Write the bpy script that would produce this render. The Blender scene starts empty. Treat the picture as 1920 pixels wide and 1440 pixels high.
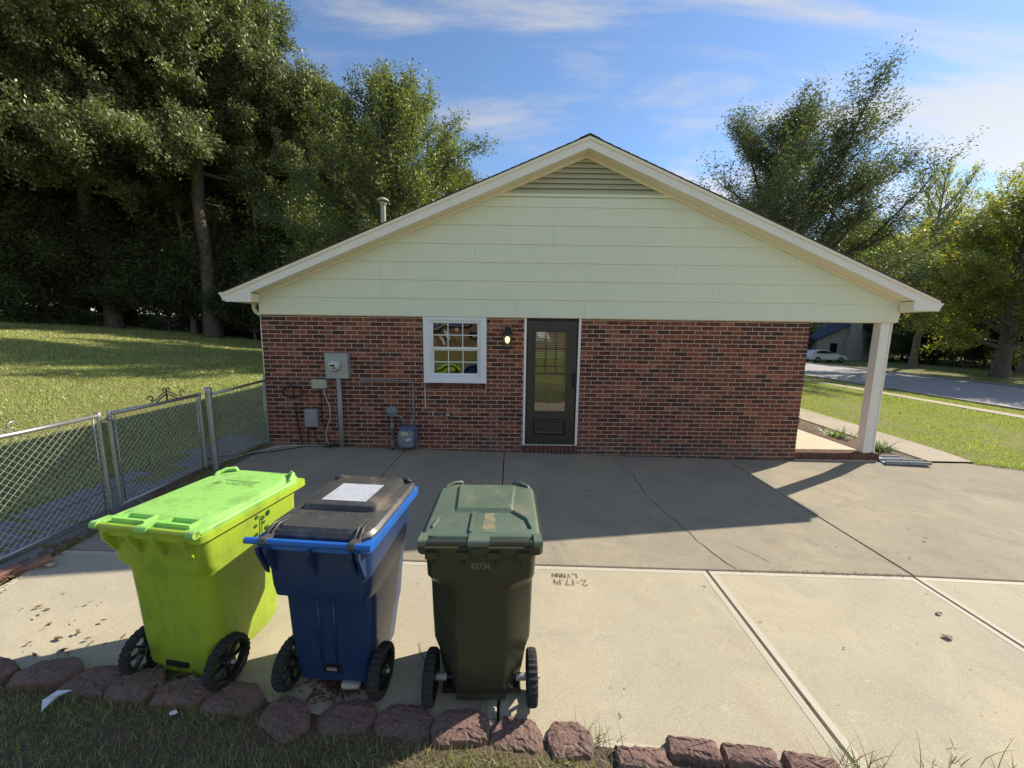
import bpy, bmesh, math, random
import numpy as np
from mathutils import Vector, Matrix
R = math.radians
random.seed(7); RNG = np.random.default_rng(7)
scn = bpy.context.scene
col = scn.collection

# ------------------------------------------------------------------ camera
YAW, PIT, ROL = R(-0.1616), R(-8.1144), R(-0.7532)
CX, CY, CZ = 3.9758, -6.1693, 2.0069
cam = bpy.data.cameras.new('camera'); camo = bpy.data.objects.new('camera', cam); col.objects.link(camo)
Rz = Matrix.Rotation(YAW, 3, 'Z'); Rx = Matrix.Rotation(PIT, 3, 'X'); Ry = Matrix.Rotation(ROL, 3, 'Y')
Mw = Rz @ Rx @ Ry
right, fwd, up = Mw.col[0], Mw.col[1], Mw.col[2]
camo.matrix_world = Matrix(((right[0], up[0], -fwd[0], CX), (right[1], up[1], -fwd[1], CY), (right[2], up[2], -fwd[2], CZ), (0, 0, 0, 1)))
cam.sensor_width = 36; cam.lens = 36 * 720.68 / 1920
cam.clip_start = 0.05; cam.clip_end = 600
scn.camera = camo
# ------------------------------------------------------------------ light
SAZ, SEL = R(59.2), R(35.8)          # azimuth from +Y towards +X, elevation
world = bpy.data.worlds.new('World'); scn.world = world; world.use_nodes = True
wn = world.node_tree; wn.nodes.clear()
def N(nt, typ, **kw):
    n = nt.nodes.new(typ)
    for k, v in kw.items(): setattr(n, k, v)
    return n
def build_world():
    L = wn.links.new
    out = N(wn, 'ShaderNodeOutputWorld'); bg = N(wn, 'ShaderNodeBackground'); bg.inputs[1].default_value = 0.11
    sky = N(wn, 'ShaderNodeTexSky', sky_type='NISHITA', sun_disc=False)
    sky.sun_elevation = SEL; sky.sun_rotation = SAZ; sky.dust_density = 0.08; sky.ozone_density = 2.0; sky.air_density = 1.0
    tc = N(wn, 'ShaderNodeTexCoord'); sep = N(wn, 'ShaderNodeSeparateXYZ'); L(tc.outputs['Generated'], sep.inputs[0])
    zz = N(wn, 'ShaderNodeMath', operation='ADD'); L(sep.outputs[2], zz.inputs[0]); zz.inputs[1].default_value = 0.12
    zm = N(wn, 'ShaderNodeMath', operation='MAXIMUM'); L(zz.outputs[0], zm.inputs[0]); zm.inputs[1].default_value = 0.05
    dx = N(wn, 'ShaderNodeMath', operation='DIVIDE'); L(sep.outputs[0], dx.inputs[0]); L(zm.outputs[0], dx.inputs[1])
    dy = N(wn, 'ShaderNodeMath', operation='DIVIDE'); L(sep.outputs[1], dy.inputs[0]); L(zm.outputs[0], dy.inputs[1])
    cb = N(wn, 'ShaderNodeCombineXYZ'); L(dx.outputs[0], cb.inputs[0]); L(dy.outputs[0], cb.inputs[1])
    mp = N(wn, 'ShaderNodeMapping'); L(cb.outputs[0], mp.inputs[0]); mp.inputs['Rotation'].default_value = (0, 0, R(-28)); mp.inputs['Scale'].default_value = (0.42, 1.15, 1); mp.inputs['Location'].default_value = (1.9, 0.35, 0)
    n1 = N(wn, 'ShaderNodeTexNoise'); L(mp.outputs[0], n1.inputs['Vector']); n1.inputs['Scale'].default_value = 1.9; n1.inputs['Detail'].default_value = 10; n1.inputs['Roughness'].default_value = 0.58; n1.inputs['Distortion'].default_value = 1.0
    n2 = N(wn, 'ShaderNodeTexNoise'); L(cb.outputs[0], n2.inputs['Vector']); n2.inputs['Scale'].default_value = 0.55; n2.inputs['Detail'].default_value = 2
    ad = N(wn, 'ShaderNodeMath', operation='MULTIPLY_ADD'); L(n2.outputs[0], ad.inputs[0]); ad.inputs[1].default_value = 0.45; L(n1.outputs[0], ad.inputs[2])
    # thicker cirrus veil towards the right-hand (sunward) horizon, as in the photographed sky
    vx = N(wn, 'ShaderNodeMath', operation='MULTIPLY_ADD'); L(sep.outputs[0], vx.inputs[0]); vx.inputs[1].default_value = 0.11; L(ad.outputs[0], vx.inputs[2])
    vz = N(wn, 'ShaderNodeMath', operation='MULTIPLY_ADD'); L(sep.outputs[2], vz.inputs[0]); vz.inputs[1].default_value = -0.20; L(vx.outputs[0], vz.inputs[2])
    rp = N(wn, 'ShaderNodeMapRange', interpolation_type='SMOOTHSTEP'); L(vz.outputs[0], rp.inputs[0]); rp.inputs[1].default_value = 0.56; rp.inputs[2].default_value = 0.86; rp.inputs[3].default_value = 0; rp.inputs[4].default_value = 0.85
    # cloud brightness follows the sky behind it
    cm = N(wn, 'ShaderNodeMixRGB', blend_type='MIX'); L(rp.outputs[0], cm.inputs[0])
    tint = N(wn, 'ShaderNodeMixRGB', blend_type='MULTIPLY'); tint.inputs[0].default_value = 1; L(sky.outputs[0], tint.inputs[1]); tint.inputs[2].default_value = (0.93, 1.02, 1.12, 1)
    bw = N(wn, 'ShaderNodeRGBToBW'); L(sky.outputs[0], bw.inputs[0])
    bb = N(wn, 'ShaderNodeMath', operation='MULTIPLY_ADD'); L(bw.outputs[0], bb.inputs[0]); bb.inputs[1].default_value = 0.45; bb.inputs[2].default_value = 3.3
    cc = N(wn, 'ShaderNodeCombineXYZ'); 
    for i in range(3): L(bb.outputs[0], cc.inputs[i])
    L(tint.outputs[0], cm.inputs[1]); L(cc.outputs[0], cm.inputs[2]); L(cm.outputs[0], bg.inputs[0]); L(bg.outputs[0], out.inputs[0])
build_world()
sd = bpy.data.lights.new('sun', 'SUN'); sd.energy = 5.0; sd.angle = R(0.5); sd.color = (1.0, 0.91, 0.76)
suno = bpy.data.objects.new('sun', sd); col.objects.link(suno)
SUN = Vector((math.sin(SAZ) * math.cos(SEL), math.cos(SAZ) * math.cos(SEL), math.sin(SEL)))
suno.rotation_euler = SUN.to_track_quat('Z', 'Y').to_euler(); suno.location = (30, 20, 40)
scn.view_settings.view_transform = 'Standard'; scn.view_settings.look = 'None'; scn.view_settings.gamma = 1
scn.view_settings.exposure = 0.52; scn.view_settings.use_curve_mapping = False
scn.cycles.max_bounces = 8; scn.cycles.transparent_max_bounces = 8; scn.cycles.caustics_reflective = False; scn.cycles.caustics_refractive = False

# ------------------------------------------------------------------ materials
def mat(name, base=(0.5, 0.5, 0.5), rough=0.6, metal=0.0, spec=0.5, noise=None, bump=None, coat=0, tr=None, emit=None, streak=None):
    """noise=(scale, amount, colour2[, detail]) mottles the colour; bump=(scale, strength, distance)"""
    m = bpy.data.materials.new(name); m.use_nodes = True; nt = m.node_tree; L = nt.links.new
    b = nt.nodes['Principled BSDF']
    b.inputs['Base Color'].default_value = (*base, 1); b.inputs['Roughness'].default_value = rough; b.inputs['Metallic'].default_value = metal
    b.inputs['Specular IOR Level'].default_value = spec
    if coat: b.inputs['Coat Weight'].default_value = coat
    if emit: b.inputs['Emission Color'].default_value = (*emit[0], 1); b.inputs['Emission Strength'].default_value = emit[1]
    tc = N(nt, 'ShaderNodeTexCoord')
    if noise:
        layers = noise if isinstance(noise, list) else [noise]
        prev = None
        for ly in layers:
            n = N(nt, 'ShaderNodeTexNoise'); n.inputs['Scale'].default_value = ly[0]; n.inputs['Detail'].default_value = ly[3] if len(ly) > 3 else 5
            n.inputs['Roughness'].default_value = 0.6
            L(tc.outputs['Object'], n.inputs['Vector'])
            lo, hi = (ly[4], ly[5]) if len(ly) > 5 else (0.38, 0.68)
            mr = N(nt, 'ShaderNodeMapRange'); L(n.outputs[0], mr.inputs[0]); mr.inputs[1].default_value = lo; mr.inputs[2].default_value = hi; mr.inputs[4].default_value = ly[1]
            mx = N(nt, 'ShaderNodeMixRGB'); L(mr.outputs[0], mx.inputs[0]); mx.inputs[2].default_value = (*ly[2], 1)
            if prev: L(prev, mx.inputs[1])
            else: mx.inputs[1].default_value = (*base, 1)
            prev = mx.outputs[0]
        if streak:    # run-down marks: noise drawn out along the height
            mp = N(nt, 'ShaderNodeMapping'); L(tc.outputs['Object'], mp.inputs[0]); mp.inputs['Scale'].default_value = streak[0]
            n = N(nt, 'ShaderNodeTexNoise'); n.inputs['Scale'].default_value = 1; n.inputs['Detail'].default_value = 6; n.inputs['Roughness'].default_value = 0.65; L(mp.outputs[0], n.inputs['Vector'])
            mr = N(nt, 'ShaderNodeMapRange'); L(n.outputs[0], mr.inputs[0]); mr.inputs[1].default_value = 0.5; mr.inputs[2].default_value = 0.72; mr.inputs[4].default_value = streak[1]
            mx = N(nt, 'ShaderNodeMixRGB'); L(mr.outputs[0], mx.inputs[0]); L(prev, mx.inputs[1]); mx.inputs[2].default_value = (*streak[2], 1); prev = mx.outputs[0]
        L(prev, b.inputs['Base Color'])
    if bump:
        n = N(nt, 'ShaderNodeTexNoise'); n.inputs['Scale'].default_value = bump[0]; n.inputs['Detail'].default_value = 6; L(tc.outputs['Object'], n.inputs['Vector'])
        bp = N(nt, 'ShaderNodeBump'); bp.inputs['Strength'].default_value = bump[1]; bp.inputs['Distance'].default_value = bump[2]; L(n.outputs[0], bp.inputs['Height']); L(bp.outputs[0], b.inputs['Normal'])
    return m

def brick_mat(name, pal, dirt=True):
    m = mat(name, rough=0.85, spec=0.25); nt = m.node_tree; L = nt.links.new; b = nt.nodes['Principled BSDF']
    at = N(nt, 'ShaderNodeAttribute', attribute_name='tone'); 
    rp = N(nt, 'ShaderNodeValToRGB'); rp.color_ramp.interpolation = 'LINEAR'; L(at.outputs['Fac'], rp.inputs[0])
    els = rp.color_ramp.elements
    while len(els) < len(pal): els.new(0.5)
    for e, (p, c) in zip(els, pal): e.position = p; e.color = (*c, 1)
    g = N(nt, 'ShaderNodeNewGeometry')
    n = N(nt, 'ShaderNodeTexNoise'); n.inputs['Scale'].default_value = 22; n.inputs['Detail'].default_value = 5; L(g.outputs['Position'], n.inputs['Vector'])
    mr = N(nt, 'ShaderNodeMapRange'); L(n.outputs[0], mr.inputs[0]); mr.inputs[1].default_value = 0.3; mr.inputs[2].default_value = 0.75; mr.inputs[3].default_value = 0.6; mr.inputs[4].default_value = 1.35
    mx = N(nt, 'ShaderNodeVectorMath', operation='SCALE'); L(rp.outputs[0], mx.inputs[0]); L(mr.outputs[0], mx.inputs['Scale'])
    prev = mx.outputs[0]
    if dirt:   # lime bloom and soil splashed on the lowest courses
        sp = N(nt, 'ShaderNodeSeparateXYZ'); L(g.outputs['Position'], sp.inputs[0])
        n2 = N(nt, 'ShaderNodeTexNoise'); n2.inputs['Scale'].default_value = 2.3; n2.inputs['Detail'].default_value = 6; L(g.outputs['Position'], n2.inputs['Vector'])
        hz = N(nt, 'ShaderNodeMapRange'); L(sp.outputs[2], hz.inputs[0]); hz.inputs[1].default_value = 0.30; hz.inputs[2].default_value = 0.0; hz.inputs[3].default_value = 0; hz.inputs[4].default_value = 0.75
        ml = N(nt, 'ShaderNodeMath', operation='MULTIPLY'); L(hz.outputs[0], ml.inputs[0]); L(n2.outputs[0], ml.inputs[1])
        d = N(nt, 'ShaderNodeMixRGB'); L(ml.outputs[0], d.inputs[0]); L(prev, d.inputs[1]); d.inputs[2].default_value = (0.13, 0.105, 0.085, 1); prev = d.outputs[0]
        hz2 = N(nt, 'ShaderNodeMapRange'); L(n2.outputs[0], hz2.inputs[0]); hz2.inputs[1].default_value = 0.58; hz2.inputs[2].default_value = 0.75; hz2.inputs[4].default_value = 0.22
        d2 = N(nt, 'ShaderNodeMixRGB'); L(hz2.outputs[0], d2.inputs[0]); L(prev, d2.inputs[1]); d2.inputs[2].default_value = (0.33, 0.22, 0.2, 1); prev = d2.outputs[0]
    L(prev, b.inputs['Base Color'])
    bp = N(nt, 'ShaderNodeBump'); bp.inputs['Strength'].default_value = 0.5; bp.inputs['Distance'].default_value = 0.004
    n3 = N(nt, 'ShaderNodeTexNoise'); n3.inputs['Scale'].default_value = 90; n3.inputs['Detail'].default_value = 4; L(g.outputs['Position'], n3.inputs['Vector']); L(n3.outputs[0], bp.inputs['Height']); L(bp.outputs[0], b.inputs['Normal'])
    return m

def leaf_mat(name, pal, gloss=0.25, rough=0.38, trans=0.4):
    m = bpy.data.materials.new(name); m.use_nodes = True; nt = m.node_tree; L = nt.links.new; nt.nodes.clear()
    out = N(nt, 'ShaderNodeOutputMaterial')
    at = N(nt, 'ShaderNodeAttribute', attribute_name='tone'); rp = N(nt, 'ShaderNodeValToRGB'); L(at.outputs['Fac'], rp.inputs[0])
    els = rp.color_ramp.elements
    while len(els) < len(pal): els.new(0.5)
    for e, (p, c) in zip(els, pal): e.position = p; e.color = (*c, 1)
    oi = N(nt, 'ShaderNodeObjectInfo'); mr = N(nt, 'ShaderNodeMapRange'); L(oi.outputs['Random'], mr.inputs[0]); mr.inputs[3].default_value = 0.85; mr.inputs[4].default_value = 1.15
    sc = N(nt, 'ShaderNodeVectorMath', operation='SCALE'); L(rp.outputs[0], sc.inputs[0]); L(mr.outputs[0], sc.inputs['Scale'])
    d = N(nt, 'ShaderNodeBsdfDiffuse'); L(sc.outputs[0], d.inputs[0])
    t = N(nt, 'ShaderNodeBsdfTranslucent'); sc2 = N(nt, 'ShaderNodeVectorMath', operation='MULTIPLY'); L(sc.outputs[0], sc2.inputs[0]); sc2.inputs[1].default_value = (1.5, 1.7, 0.6); L(sc2.outputs[0], t.inputs[0])
    m1 = N(nt, 'ShaderNodeMixShader'); m1.inputs[0].default_value = trans; L(d.outputs[0], m1.inputs[1]); L(t.outputs[0], m1.inputs[2])
    gl = N(nt, 'ShaderNodeBsdfGlossy'); gl.inputs[0].default_value = (0.9, 0.92, 0.85, 1); gl.inputs['Roughness'].default_value = rough
    lw = N(nt, 'ShaderNodeFresnel'); lw.inputs[0].default_value = 1.45
    ml = N(nt, 'ShaderNodeMath', operation='MULTIPLY_ADD'); L(lw.outputs[0], ml.inputs[0]); ml.inputs[1].default_value = gloss * 2.2; ml.inputs[2].default_value = gloss * 0.14
    m2 = N(nt, 'ShaderNodeMixShader'); L(ml.outputs[0], m2.inputs[0]); L(m1.outputs[0], m2.inputs[1]); L(gl.outputs[0], m2.inputs[2]); L(m2.outputs[0], out.inputs[0])
    return m

def glass_mat(name, refl=0.1, tint=(0.9, 0.95, 0.93), wave=0.0):
    m = bpy.data.materials.new(name); m.use_nodes = True; nt = m.node_tree; L = nt.links.new; nt.nodes.clear()
    out = N(nt, 'ShaderNodeOutputMaterial'); tr = N(nt, 'ShaderNodeBsdfTransparent'); tr.inputs[0].default_value = (*tint, 1)
    gl = N(nt, 'ShaderNodeBsdfGlossy'); gl.inputs['Roughness'].default_value = 0.01; gl.inputs[0].default_value = (.9, .84, .82, 1)
    fr = N(nt, 'ShaderNodeFresnel'); fr.inputs[0].default_value = 1.5
    ad = N(nt, 'ShaderNodeMath', operation='ADD', use_clamp=True); L(fr.outputs[0], ad.inputs[0]); ad.inputs[1].default_value = refl
    mx = N(nt, 'ShaderNodeMixShader'); L(ad.outputs[0], mx.inputs[0]); L(tr.outputs[0], mx.inputs[1]); L(gl.outputs[0], mx.inputs[2]); L(mx.outputs[0], out.inputs[0])
    if wave:
        tc = N(nt, 'ShaderNodeTexCoord'); n = N(nt, 'ShaderNodeTexNoise'); n.inputs['Scale'].default_value = 4; n.inputs['Detail'].default_value = 0; L(tc.outputs['Object'], n.inputs['Vector'])
        bp = N(nt, 'ShaderNodeBump'); bp.inputs['Strength'].default_value = wave; bp.inputs['Distance'].default_value = 0.05; L(n.outputs[0], bp.inputs['Height']); L(bp.outputs[0], gl.inputs['Normal'])
    return m

def concrete_mat(name, base, c2, c3, scale=1.0):
    m = mat(name, base, rough=0.9, spec=0.2); nt = m.node_tree; L = nt.links.new; b = nt.nodes['Principled BSDF']
    g = N(nt, 'ShaderNodeNewGeometry'); P = g.outputs['Position']
    def nz(s, d=6, r=0.6, dist=0, vec=None):
        n = N(nt, 'ShaderNodeTexNoise'); n.inputs['Scale'].default_value = s; n.inputs['Detail'].default_value = d; n.inputs['Roughness'].default_value = r; n.inputs['Distortion'].default_value = dist
        L(vec or P, n.inputs['Vector']); return n.outputs[0]
    def rng(s, a, b_, c=0, d=1):
        r = N(nt, 'ShaderNodeMapRange'); L(s, r.inputs[0]); r.inputs[1].default_value = a; r.inputs[2].default_value = b_; r.inputs[3].default_value = c; r.inputs[4].default_value = d; return r.outputs[0]
    def mix(f, a, b_, bt='MIX'):
        x = N(nt, 'ShaderNodeMixRGB', blend_type=bt)
        if isinstance(f, float): x.inputs[0].default_value = f
        else: L(f, x.inputs[0])
        if isinstance(a, tuple): x.inputs[1].default_value = (*a, 1)
        else: L(a, x.inputs[1])
        if isinstance(b_, tuple): x.inputs[2].default_value = (*b_, 1)
        else: L(b_, x.inputs[2])
        return x.outputs[0]
    c = mix(rng(nz(0.9 * scale, 7, 0.65, 0.4), 0.38, 0.62), base, c2)
    c = mix(rng(nz(2.6 * scale, 8, 0.7, 0.8), 0.50, 0.70, 0, 0.75), c, c3)
    c = mix(rng(nz(0.5 * scale, 4, 0.6, 1.5), 0.50, 0.62, 0, 0.35), c, tuple(k * 0.74 for k in base))
    c = mix(rng(nz(5.5 * scale, 6, 0.75, 1.2), 0.60, 0.70, 0, 0.45), c, tuple(min(.8, k * 1.25) for k in base))
    # broom drag marks and sandy grain
    mp = N(nt, 'ShaderNodeMapping'); L(P, mp.inputs[0]); mp.inputs['Scale'].default_value = (3, 40, 1); mp.inputs['Rotation'].default_value = (0, 0, R(3))
    c = mix(rng(nz(3, 4, 0.6, 0.2, mp.outputs[0]), 0.45, 0.75, 0, 0.22), c, tuple(k * 0.72 for k in base))
    c = mix(rng(nz(170, 3, 0.7), 0.52, 0.66, 0, 0.55), c, tuple(min(1, k * 1.45) for k in base))
    c = mix(rng(nz(130, 3, 0.7), 0.48, 0.34, 0, 0.50), c, tuple(k * 0.5 for k in base))
    # rusty stain patches and dark spots
    c = mix(rng(nz(0.75, 5, 0.7, 1.0), 0.60, 0.74, 0, 0.35), c, (0.36, 0.24, 0.15))
    c = mix(rng(nz(14, 2, 0.5), 0.735, 0.76, 0, 0.75), c, tuple(k * 0.35 for k in base))
    L(c, b.inputs['Base Color'])
    bp = N(nt, 'ShaderNodeBump'); bp.inputs['Strength'].default_value = 0.5; bp.inputs['Distance'].default_value = 0.004; L(nz(140, 4), bp.inputs['Height']); L(bp.outputs[0], b.inputs['Normal'])
    return m

M = {}
M['brick'] = brick_mat('red_brown_brick', [(0, (0.070, 0.038, 0.032)), (0.3, (0.145, 0.052, 0.037)), (0.55, (0.20, 0.070, 0.046)), (0.8, (0.265, 0.088, 0.054)), (1, (0.34, 0.14, 0.08))])
M['mortar'] = mat('mortar', (0.66, 0.49, 0.37), 0.95, spec=0.1, noise=(9, 0.6, (0.50, 0.37, 0.29)), bump=(120, 0.4, 0.003))
M['siding'] = mat('sage_siding_paint', (0.775, 0.79, 0.60), 0.55, spec=0.3, streak=((7, 7, 1.1), 0.2, (0.66, 0.65, 0.5)), noise=[(0.8, 0.5, (0.71, 0.735, 0.595)), (60, 0.12, (0.8, 0.8, 0.64), 2)], bump=(45, 0.12, 0.002))
M['cream'] = mat('cream_trim_paint', (0.86, 0.78, 0.60), 0.5, spec=0.35, noise=[(2.2, 0.2, (0.80, 0.72, 0.56)), (18, 0.12, (0.7, 0.64, 0.5), 4)])
M['white'] = mat('white_trim_paint', (0.86, 0.81, 0.73), 0.45, spec=0.4, noise=[(2.5, 0.25, (0.78, 0.72, 0.64)), (30, 0.10, (0.6, 0.54, 0.45), 5)])
M['vinyl'] = mat('white_vinyl', (0.78, 0.80, 0.80), 0.35, noise=(5, 0.15, (0.68, 0.7, 0.7)))
M['gutter'] = mat('white_gutter', (0.76, 0.75, 0.72), 0.3, noise=(9, 0.3, (0.55, 0.53, 0.5)))
M['shingle'] = mat('brown_shingle', (0.085, 0.062, 0.05), 0.95, noise=(12, 0.6, (0.14, 0.11, 0.09)), bump=(60, 0.6, 0.01))
M['doorpaint'] = mat('dark_bronze_paint', (0.040, 0.033, 0.028), 0.38, noise=(3, 0.3, (0.055, 0.047, 0.04)))
M['doorin'] = mat('inner_door_paint', (0.05, 0.045, 0.04), 0.45, noise=(3, 0.2, (0.06, 0.05, 0.05)))
M['seal'] = mat('black_rubber_seal', (0.012, 0.012, 0.012), 0.7, noise=(20, 0.3, (0.02, 0.02, 0.02)))
M['glass'] = glass_mat('window_glass', 0.07, wave=0.16)
M['glassdoor'] = glass_mat('storm_door_glass', 0.06, wave=0.04)
M['dark'] = mat('dark_room', (0.05, 0.045, 0.04), 0.9, noise=(2, 0.3, (0.03, 0.03, 0.03)))
M['galv'] = mat('galvanised_steel', (0.46, 0.47, 0.47), 0.42, metal=0.75, noise=[(14, 0.5, (0.33, 0.33, 0.34)), (50, 0.3, (0.30, 0.24, 0.2), 4)])
M['wire'] = mat('chain_link_wire', (0.66, 0.64, 0.58), 0.5, metal=0.0, noise=(6, 0.4, (0.3, 0.3, 0.3)))
M['meterbox'] = mat('grey_meter_box', (0.36, 0.38, 0.38), 0.4, metal=0.3, noise=[(7, 0.5, (0.48, 0.49, 0.48)), (25, 0.3, (0.25, 0.26, 0.27))])
M['conduit'] = mat('grey_conduit', (0.30, 0.31, 0.32), 0.5, noise=(8, 0.4, (0.24, 0.25, 0.27)))
M['pipe'] = mat('painted_gas_pipe', (0.20, 0.20, 0.20), 0.55, noise=(12, 0.5, (0.13, 0.12, 0.11)))
M['gasmeter'] = mat('blue_grey_gas_meter', (0.17, 0.20, 0.22), 0.55, noise=(9, 0.6, (0.25, 0.28, 0.29)))
M['gasblue'] = mat('weathered_blue_casing', (0.10, 0.13, 0.22), 0.55, noise=(9, 0.5, (0.16, 0.19, 0.26)))
M['beige'] = mat('beige_plastic', (0.44, 0.42, 0.32), 0.5, noise=(6, 0.3, (0.36, 0.34, 0.27)))
M['label'] = mat('yellowed_label', (0.55, 0.50, 0.32), 0.6, noise=(80, 0.6, (0.25, 0.22, 0.14)))
M['dial'] = mat('meter_dial_glass', (0.62, 0.62, 0.50), 0.12, noise=(30, 0.5, (0.35, 0.36, 0.30)))
M['black'] = mat('black_plastic', (0.012, 0.012, 0.013), 0.45, noise=(10, 0.4, (0.03, 0.03, 0.03)))
M['iron'] = mat('dark_iron', (0.09, 0.085, 0.08), 0.5, metal=0.5, noise=(30, 0.5, (0.2, 0.18, 0.16)))
M['cablew'] = mat('white_cable', (0.6, 0.57, 0.48), 0.5, noise=(10, 0.3, (0.45, 0.42, 0.35)))
M['chrome'] = mat('worn_brass_tap', (0.5, 0.45, 0.35), 0.35, metal=0.8, noise=(20, 0.4, (0.3, 0.28, 0.25)))
M['lamp'] = mat('black_lantern_metal', (0.02, 0.02, 0.028), 0.35, metal=0.3, noise=(12, 0.4, (0.05, 0.05, 0.06)))
M['bulb'] = mat('lit_bulb', (1, 0.9, 0.6), 0.4, emit=((1.0, 0.86, 0.42), 2.2), noise=(4, 0.05, (0.9, 0.8, 0.5)))
M['lampglass'] = glass_mat('lantern_glass', 0.06, (0.85, 0.8, 0.65))
M['conc'] = concrete_mat('patio_concrete', (0.375, 0.325, 0.235), (0.29, 0.255, 0.20), (0.225, 0.20, 0.165))
M['concnew'] = concrete_mat('newer_concrete', (0.50, 0.44, 0.31), (0.42, 0.375, 0.29), (0.36, 0.325, 0.265), 0.8)
M['concedge'] = mat('tooled_edge_concrete', (0.52, 0.475, 0.375), 0.8, noise=[(3, 0.4, (0.45, 0.40, 0.31)), (150, 0.4, (0.38, 0.33, 0.26), 2)])
M['walk'] = concrete_mat('walk_concrete', (0.46, 0.39, 0.29), (0.40, 0.34, 0.26), (0.35, 0.30, 0.24))
M['porchc'] = mat('pale_porch_concrete', (0.52, 0.47, 0.31), 0.8, noise=(2.5, 0.5, (0.45, 0.40, 0.27)))
M['asphalt'] = mat('asphalt', (0.34, 0.32, 0.31), 0.9, noise=[(1.0, 0.5, (0.40, 0.38, 0.36)), (90, 0.4, (0.24, 0.23, 0.22), 3)], bump=(90, 0.4, 0.01))
M['kerb'] = mat('kerb_concrete', (0.34, 0.31, 0.27), 0.9, noise=(3, 0.5, (0.25, 0.22, 0.19)))
M['soil'] = mat('soil', (0.10, 0.07, 0.05), 0.95, noise=(14, 0.6, (0.17, 0.12, 0.08)), bump=(40, 0.8, 0.02))
M['flag'] = mat('grey_flagstone', (0.20, 0.20, 0.205), 0.85, noise=[(5, 0.6, (0.27, 0.265, 0.26)), (30, 0.5, (0.12, 0.125, 0.12))], bump=(35, 0.5, 0.01))
M['bark'] = mat('grey_brown_bark', (0.16, 0.13, 0.10), 0.95, noise=(6, 0.7, (0.05, 0.04, 0.035)), bump=(18, 0.9, 0.05))
M['barkpale'] = mat('pale_patchy_bark', (0.15, 0.12, 0.09), 0.95, noise=[(3, 0.8, (0.10, 0.08, 0.065)), (14, 0.5, (0.26, 0.22, 0.17))])
M['barkdead'] = mat('pale_bare_bark', (0.22, 0.18, 0.15), 0.95, noise=(6, 0.6, (0.13, 0.10, 0.09)))
M['paper'] = mat('white_paper', (0.75, 0.77, 0.8), 0.8, noise=(9, 0.2, (0.6, 0.62, 0.66)))
M['dryleaf'] = mat('dry_leaf', (0.20, 0.12, 0.06), 0.8, noise=(15, 0.5, (0.10, 0.06, 0.03)))
M['mulch'] = mat('red_mulch', (0.11, 0.035, 0.02), 0.9, noise=(25, 0.6, (0.05, 0.02, 0.012)))
M['ink'] = mat('scratched_lettering', (0.13, 0.095, 0.06), 0.9, noise=(40, 0.3, (0.2, 0.15, 0.1)))
M['neigh'] = mat('pale_render', (0.42, 0.42, 0.40), 0.8, noise=(1.5, 0.4, (0.35, 0.35, 0.34)))
M['neighroof'] = mat('blue_slate_roof', (0.045, 0.06, 0.11), 0.7, noise=(3, 0.5, (0.07, 0.085, 0.14)))
M['carpaint'] = mat('white_car_paint', (0.75, 0.76, 0.76), 0.2, coat=0.6, noise=(2, 0.05, (0.7, 0.7, 0.7)))
M['carglass'] = mat('car_glass', (0.02, 0.025, 0.03), 0.05, noise=(2, 0.1, (0.03, 0.03, 0.03)))
M['tyre'] = mat('tyre_rubber', (0.018, 0.017, 0.016), 0.85, noise=(25, 0.6, (0.05, 0.045, 0.038)), bump=(60, 0.3, 0.003))
M['tanwall'] = mat('tan_brick_wall', (0.24, 0.155, 0.105), 0.9, noise=(5, 0.5, (0.17, 0.11, 0.08)))
M['stone'] = mat('plum_garden_block', (0.25, 0.145, 0.115), 0.95, noise=[(2.2, 0.8, (0.25, 0.18, 0.135)), (7, 0.6, (0.16, 0.10, 0.092)), (60, 0.6, (0.10, 0.066, 0.06), 4)], bump=(55, 1.0, 0.012))
M['stonef'] = mat('brown_split_face', (0.19, 0.125, 0.075), 0.95, noise=[(9, 0.6, (0.08, 0.055, 0.035)), (70, 0.4, (0.19, 0.13, 0.09), 4)], bump=(50, 0.8, 0.01))
M['redbrickloose'] = mat('loose_old_brick', (0.22, 0.12, 0.085), 0.9, noise=(12, 0.6, (0.42, 0.24, 0.17)), bump=(60, 0.5, 0.005))

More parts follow.
